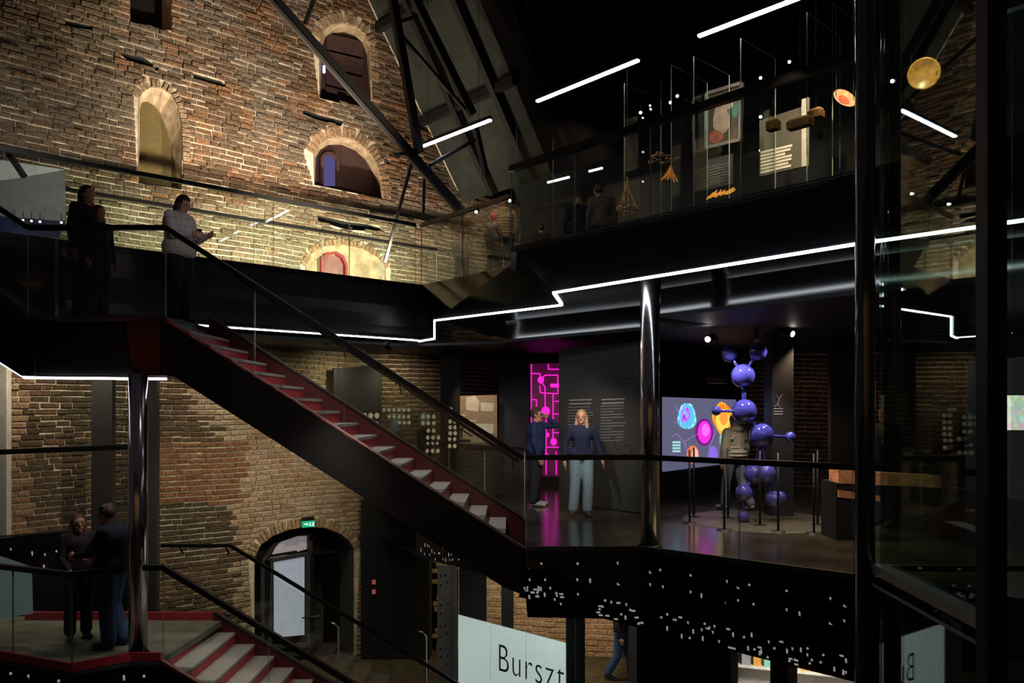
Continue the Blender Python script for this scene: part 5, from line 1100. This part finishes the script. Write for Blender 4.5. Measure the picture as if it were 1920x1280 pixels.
        for k in range(9): R.ball(H(.05*math.cos(k*1.3), .02+.04*math.sin(k*2.1), .10+.01*math.sin(k)), .032, 8, 6)
    elif hairstyle == 'cap': R.ball(H(0, .02, .05), (.10, .11, .095), 14, 10); R.ball(H(0, .075, -.05), (.09, .06, .10), 14, 8)
    remeshed(R, 'hair', hair, t, .010, .35, 2)
    return t
hb = mat('brown_hair', (.045, .022, .012, 1), .7, var=.4, scale=40); hblond = mat('dark_blond_hair', (.30, .19, .09, 1), .6, var=.4, scale=40); hblk = mat('black_hair', (.012, .009, .008, 1), .6)
navy = cloth('navy_fleece', (.018, .028, .085, 1)); navy2 = cloth('dark_navy_knit', (.014, .018, .045, 1)); jeans = cloth('light_blue_denim', (.17, .24, .31, 1)); bjean = cloth('blue_denim', (.045, .085, .17, 1)); blkc = cloth('black_cloth', (.012, .012, .014, 1))
wsh = mat('white_shoe', (.5, .47, .43, 1), .6); bsh = mat('black_shoe', (.02, .02, .02, 1), .35); greyc = cloth('pale_grey_jacket', (.50, .46, .46, 1)); olive_p = cloth('olive_puffer', (.24, .20, .13, 1), .5)
def ground(u, v, z):
    Y = (EYE-z)*F/(v-CV); return ((u-CU)/F*Y, Y, z)
mn = person(ground(1004, 948, 0), math.radians(80), 1.72, 'man in a navy hoodie raising a hand to his face beside the magenta board', navy, cloth('dark_jeans', (.014, .018, .028, 1)), wsh, hb,
       dict(elR=(.20, -.36, 1.40), wrR=(.10, -.20, 1.53), elL=(-.26, -.02, 1.10), wrL=(-.25, -.10, .86), tL=(-.12, -.16, .035), tR=(.12, -.18, .035)), 'messy', 1.28, .009)
H_ = Vector((0, -.015, 1.575))
g_ = MB()
for x in (-1, 1):
    for k in range(10): a, b = k*math.pi/5, (k+1)*math.pi/5; g_.bar(H_+Vector((x*.032+.022*math.cos(a), -.10, .012+.018*math.sin(a))), H_+Vector((x*.032+.022*math.cos(b), -.10, .012+.018*math.sin(b))), .004, .004)
    g_.bar(H_+Vector((x*.054, -.10, .015)), H_+Vector((x*.078, -.0, .015)), .004, .004)
g_.build('glasses', M['black'], mn, False, True)
person(ground(1090, 966, 0), math.radians(2), 1.70, 'smiling woman with long blond hair in dark jumper and light jeans', navy2, jeans, bsh, hblond,
       dict(look=(-.25, -1, .02), elL=(-.26, .02, 1.12), wrL=(-.27, -.03, .88), elR=(.27, .02, 1.12), wrR=(.33, -.02, .90), anL=(-.13, .0, .09), anR=(.09, -.06, .09), tL=(-.17, -.17, .035), tR=(.10, -.24, .035), knR=(.10, -.07, .5)), 'long', 1.06, .009)
person(ground(1378, 956, 0), math.radians(205), 1.60, 'visitor in an olive quilted puffer jacket and knit hat walking before the screen', olive_p, cloth('grey_trousers', (.12, .11, .13, 1)), mat('trainers', (.20, .20, .15, 1), .6), cloth('beige_knit_hat', (.26, .20, .12, 1)),
       dict(anL=(-.10, .30, .13), knL=(-.10, .06, .50), tL=(-.11, .16, .035), anR=(.10, -.16, .09), knR=(.10, -.12, .50), tR=(.12, -.34, .035)), 'cap', 1.0, .012, puffer=True)
person(ground(212, 1212, LOW), math.radians(-100), 1.80, 'man in dark navy jacket and blue jeans leaning toward a woman on the lower landing', cloth('dark_navy_coat', (.012, .013, .028, 1)), bjean, bsh, hb,
       dict(elR=(.24, -.14, 1.14), wrR=(.18, -.36, 1.10), elL=(-.24, -.14, 1.14), wrL=(-.16, -.36, 1.06), hd=(0, -.09, 1.56), look=(0, -1, -.25), knL=(-.10, -.08, .5), anL=(-.10, .06, .09), tL=(-.12, -.12, .035)), 'messy', 1.3, .010)
person(ground(147, 1196, LOW), math.radians(40), 1.62, 'woman with long brown hair in dark coat facing the man on the lower landing', cloth('dark_coat', (.03, .02, .022, 1)), blkc, bsh, mat('chestnut_hair', (.09, .04, .018, 1), .7, var=.4, scale=40),
       dict(wrR=(.20, -.26, 1.12), elR=(.22, -.05, 1.12), elL=(-.22, -.05, 1.12), wrL=(-.15, -.24, .98)), 'long', 1.0, .010)
person((-4.56, 10.75, LAND), math.radians(70), 1.80, 'woman in a pale grey jacket looking down at a phone on the upper landing', greyc, blkc, bsh, hblk,
       dict(elR=(.22, -.10, 1.12), wrR=(.16, -.32, 1.16), elL=(-.22, -.10, 1.12), wrL=(-.12, -.30, 1.12), hd=(0, -.06, 1.55), look=(0, -1, -.5)), 'bob', 1.35, .010)
ph = thing('phone', (-4.62+.38, 10.75-.14, LAND+1.19), 'dark mobile phone held by the woman on the upper landing', 'phone')
MB().bar((-4.27, 10.60, LAND+1.16), (-4.20, 10.56, LAND+1.27), .07, .009).build('casing', M['black'], ph); MB().bar((-4.277, 10.604, LAND+1.168), (-4.207, 10.564, LAND+1.268), .058, .003).build('screen', emat('phone_glow', (.5, .6, .9, 1), .4), ph)
person((-5.62, 10.35, LAND), math.radians(75), 1.80, 'long haired visitor in dark clothes behind the railing at upper left', cloth('dark_brown_top', (.03, .014, .010, 1)), blkc, bsh, mat('dark_auburn', (.035, .015, .008, 1), .7), None, 'long', 1.05, .012)
person((-5.30, 10.05, LAND), math.radians(70), 1.46, 'shorter visitor in dark clothes beside the long haired visitor at upper left', blkc, blkc, bsh, mat('dull_brown_hair', (.05, .03, .016, 1), .7), None, 'bob', 1.0, .012)
# upstairs visitors
def upg(u, Y): return ((u-CU)/F*Y, Y, UP)
person(upg(1128, 14.4), math.radians(185), 1.78, 'visitor in a brown top with rolled sleeves seen from behind on the upper gallery', cloth('brown_top', (.11, .075, .055, 1)), blkc, bsh, hb, dict(hd=(.05, -.05, 1.56)), 'short', 1.1, .014, face=False)
person(upg(1084, 14.6), math.radians(175), 1.66, 'visitor in black with fair hair bending over a case on the upper gallery', blkc, blkc, bsh, hblond, dict(hd=(0, -.12, 1.50), ch=(0, -.04, 1.26)), 'bob', 1.1, .014, face=False)
person(upg(944, 14.8), math.radians(190), 1.60, 'visitor in a beige quilted coat at the corner of the upper gallery', cloth('beige_coat', (.17, .13, .085, 1)), blkc, bsh, hb, None, 'bob', 1.1, .014, face=False, puffer=True)
person(upg(925, 14.0), math.radians(150), 1.12, 'small child with a grey backpack and flower in the hair upstairs', cloth('grey_childs_coat', (.14, .13, .12, 1)), blkc, bsh, mat('red_hair_scarf', (.40, .04, .03, 1), .7), None, 'bun', 1.0, .014, face=False)
person(upg(866, 15.8), math.radians(10), 1.22, 'child in a pale jacket standing at the far end of the footbridge', cloth('pale_childs_jacket', (.25, .22, .17, 1)), blkc, bsh, hb, None, 'short', 1.0, .014)
person(upg(1015, 15.6), math.radians(180), 1.3, 'short visitor with dark round head behind the upper balustrade', blkc, blkc, bsh, hblk, None, 'short', 1.0, .014, face=False)
person(ground(1163, 1274, GF), math.radians(70), 1.74, 'visitor in dark top and blue jeans walking on the ground floor', blkc, bjean, bsh, hb,
       dict(anL=(-.1, .22, .12), knL=(-.1, .02, .5), tL=(-.1, .06, .04), anR=(.1, -.20, .09), knR=(.1, -.16, .5), tR=(.1, -.36, .035)), 'short', 1.0, .012)
person(((1660-CU)/F*11.5, 11.5, 0), math.radians(-60), 1.75, 'visitor in dark clothes standing in for a reflection in the lift glass', blkc, blkc, bsh, hb, None, 'short', 1.05, .013)  # figure added behind the glass in place of a reflected person
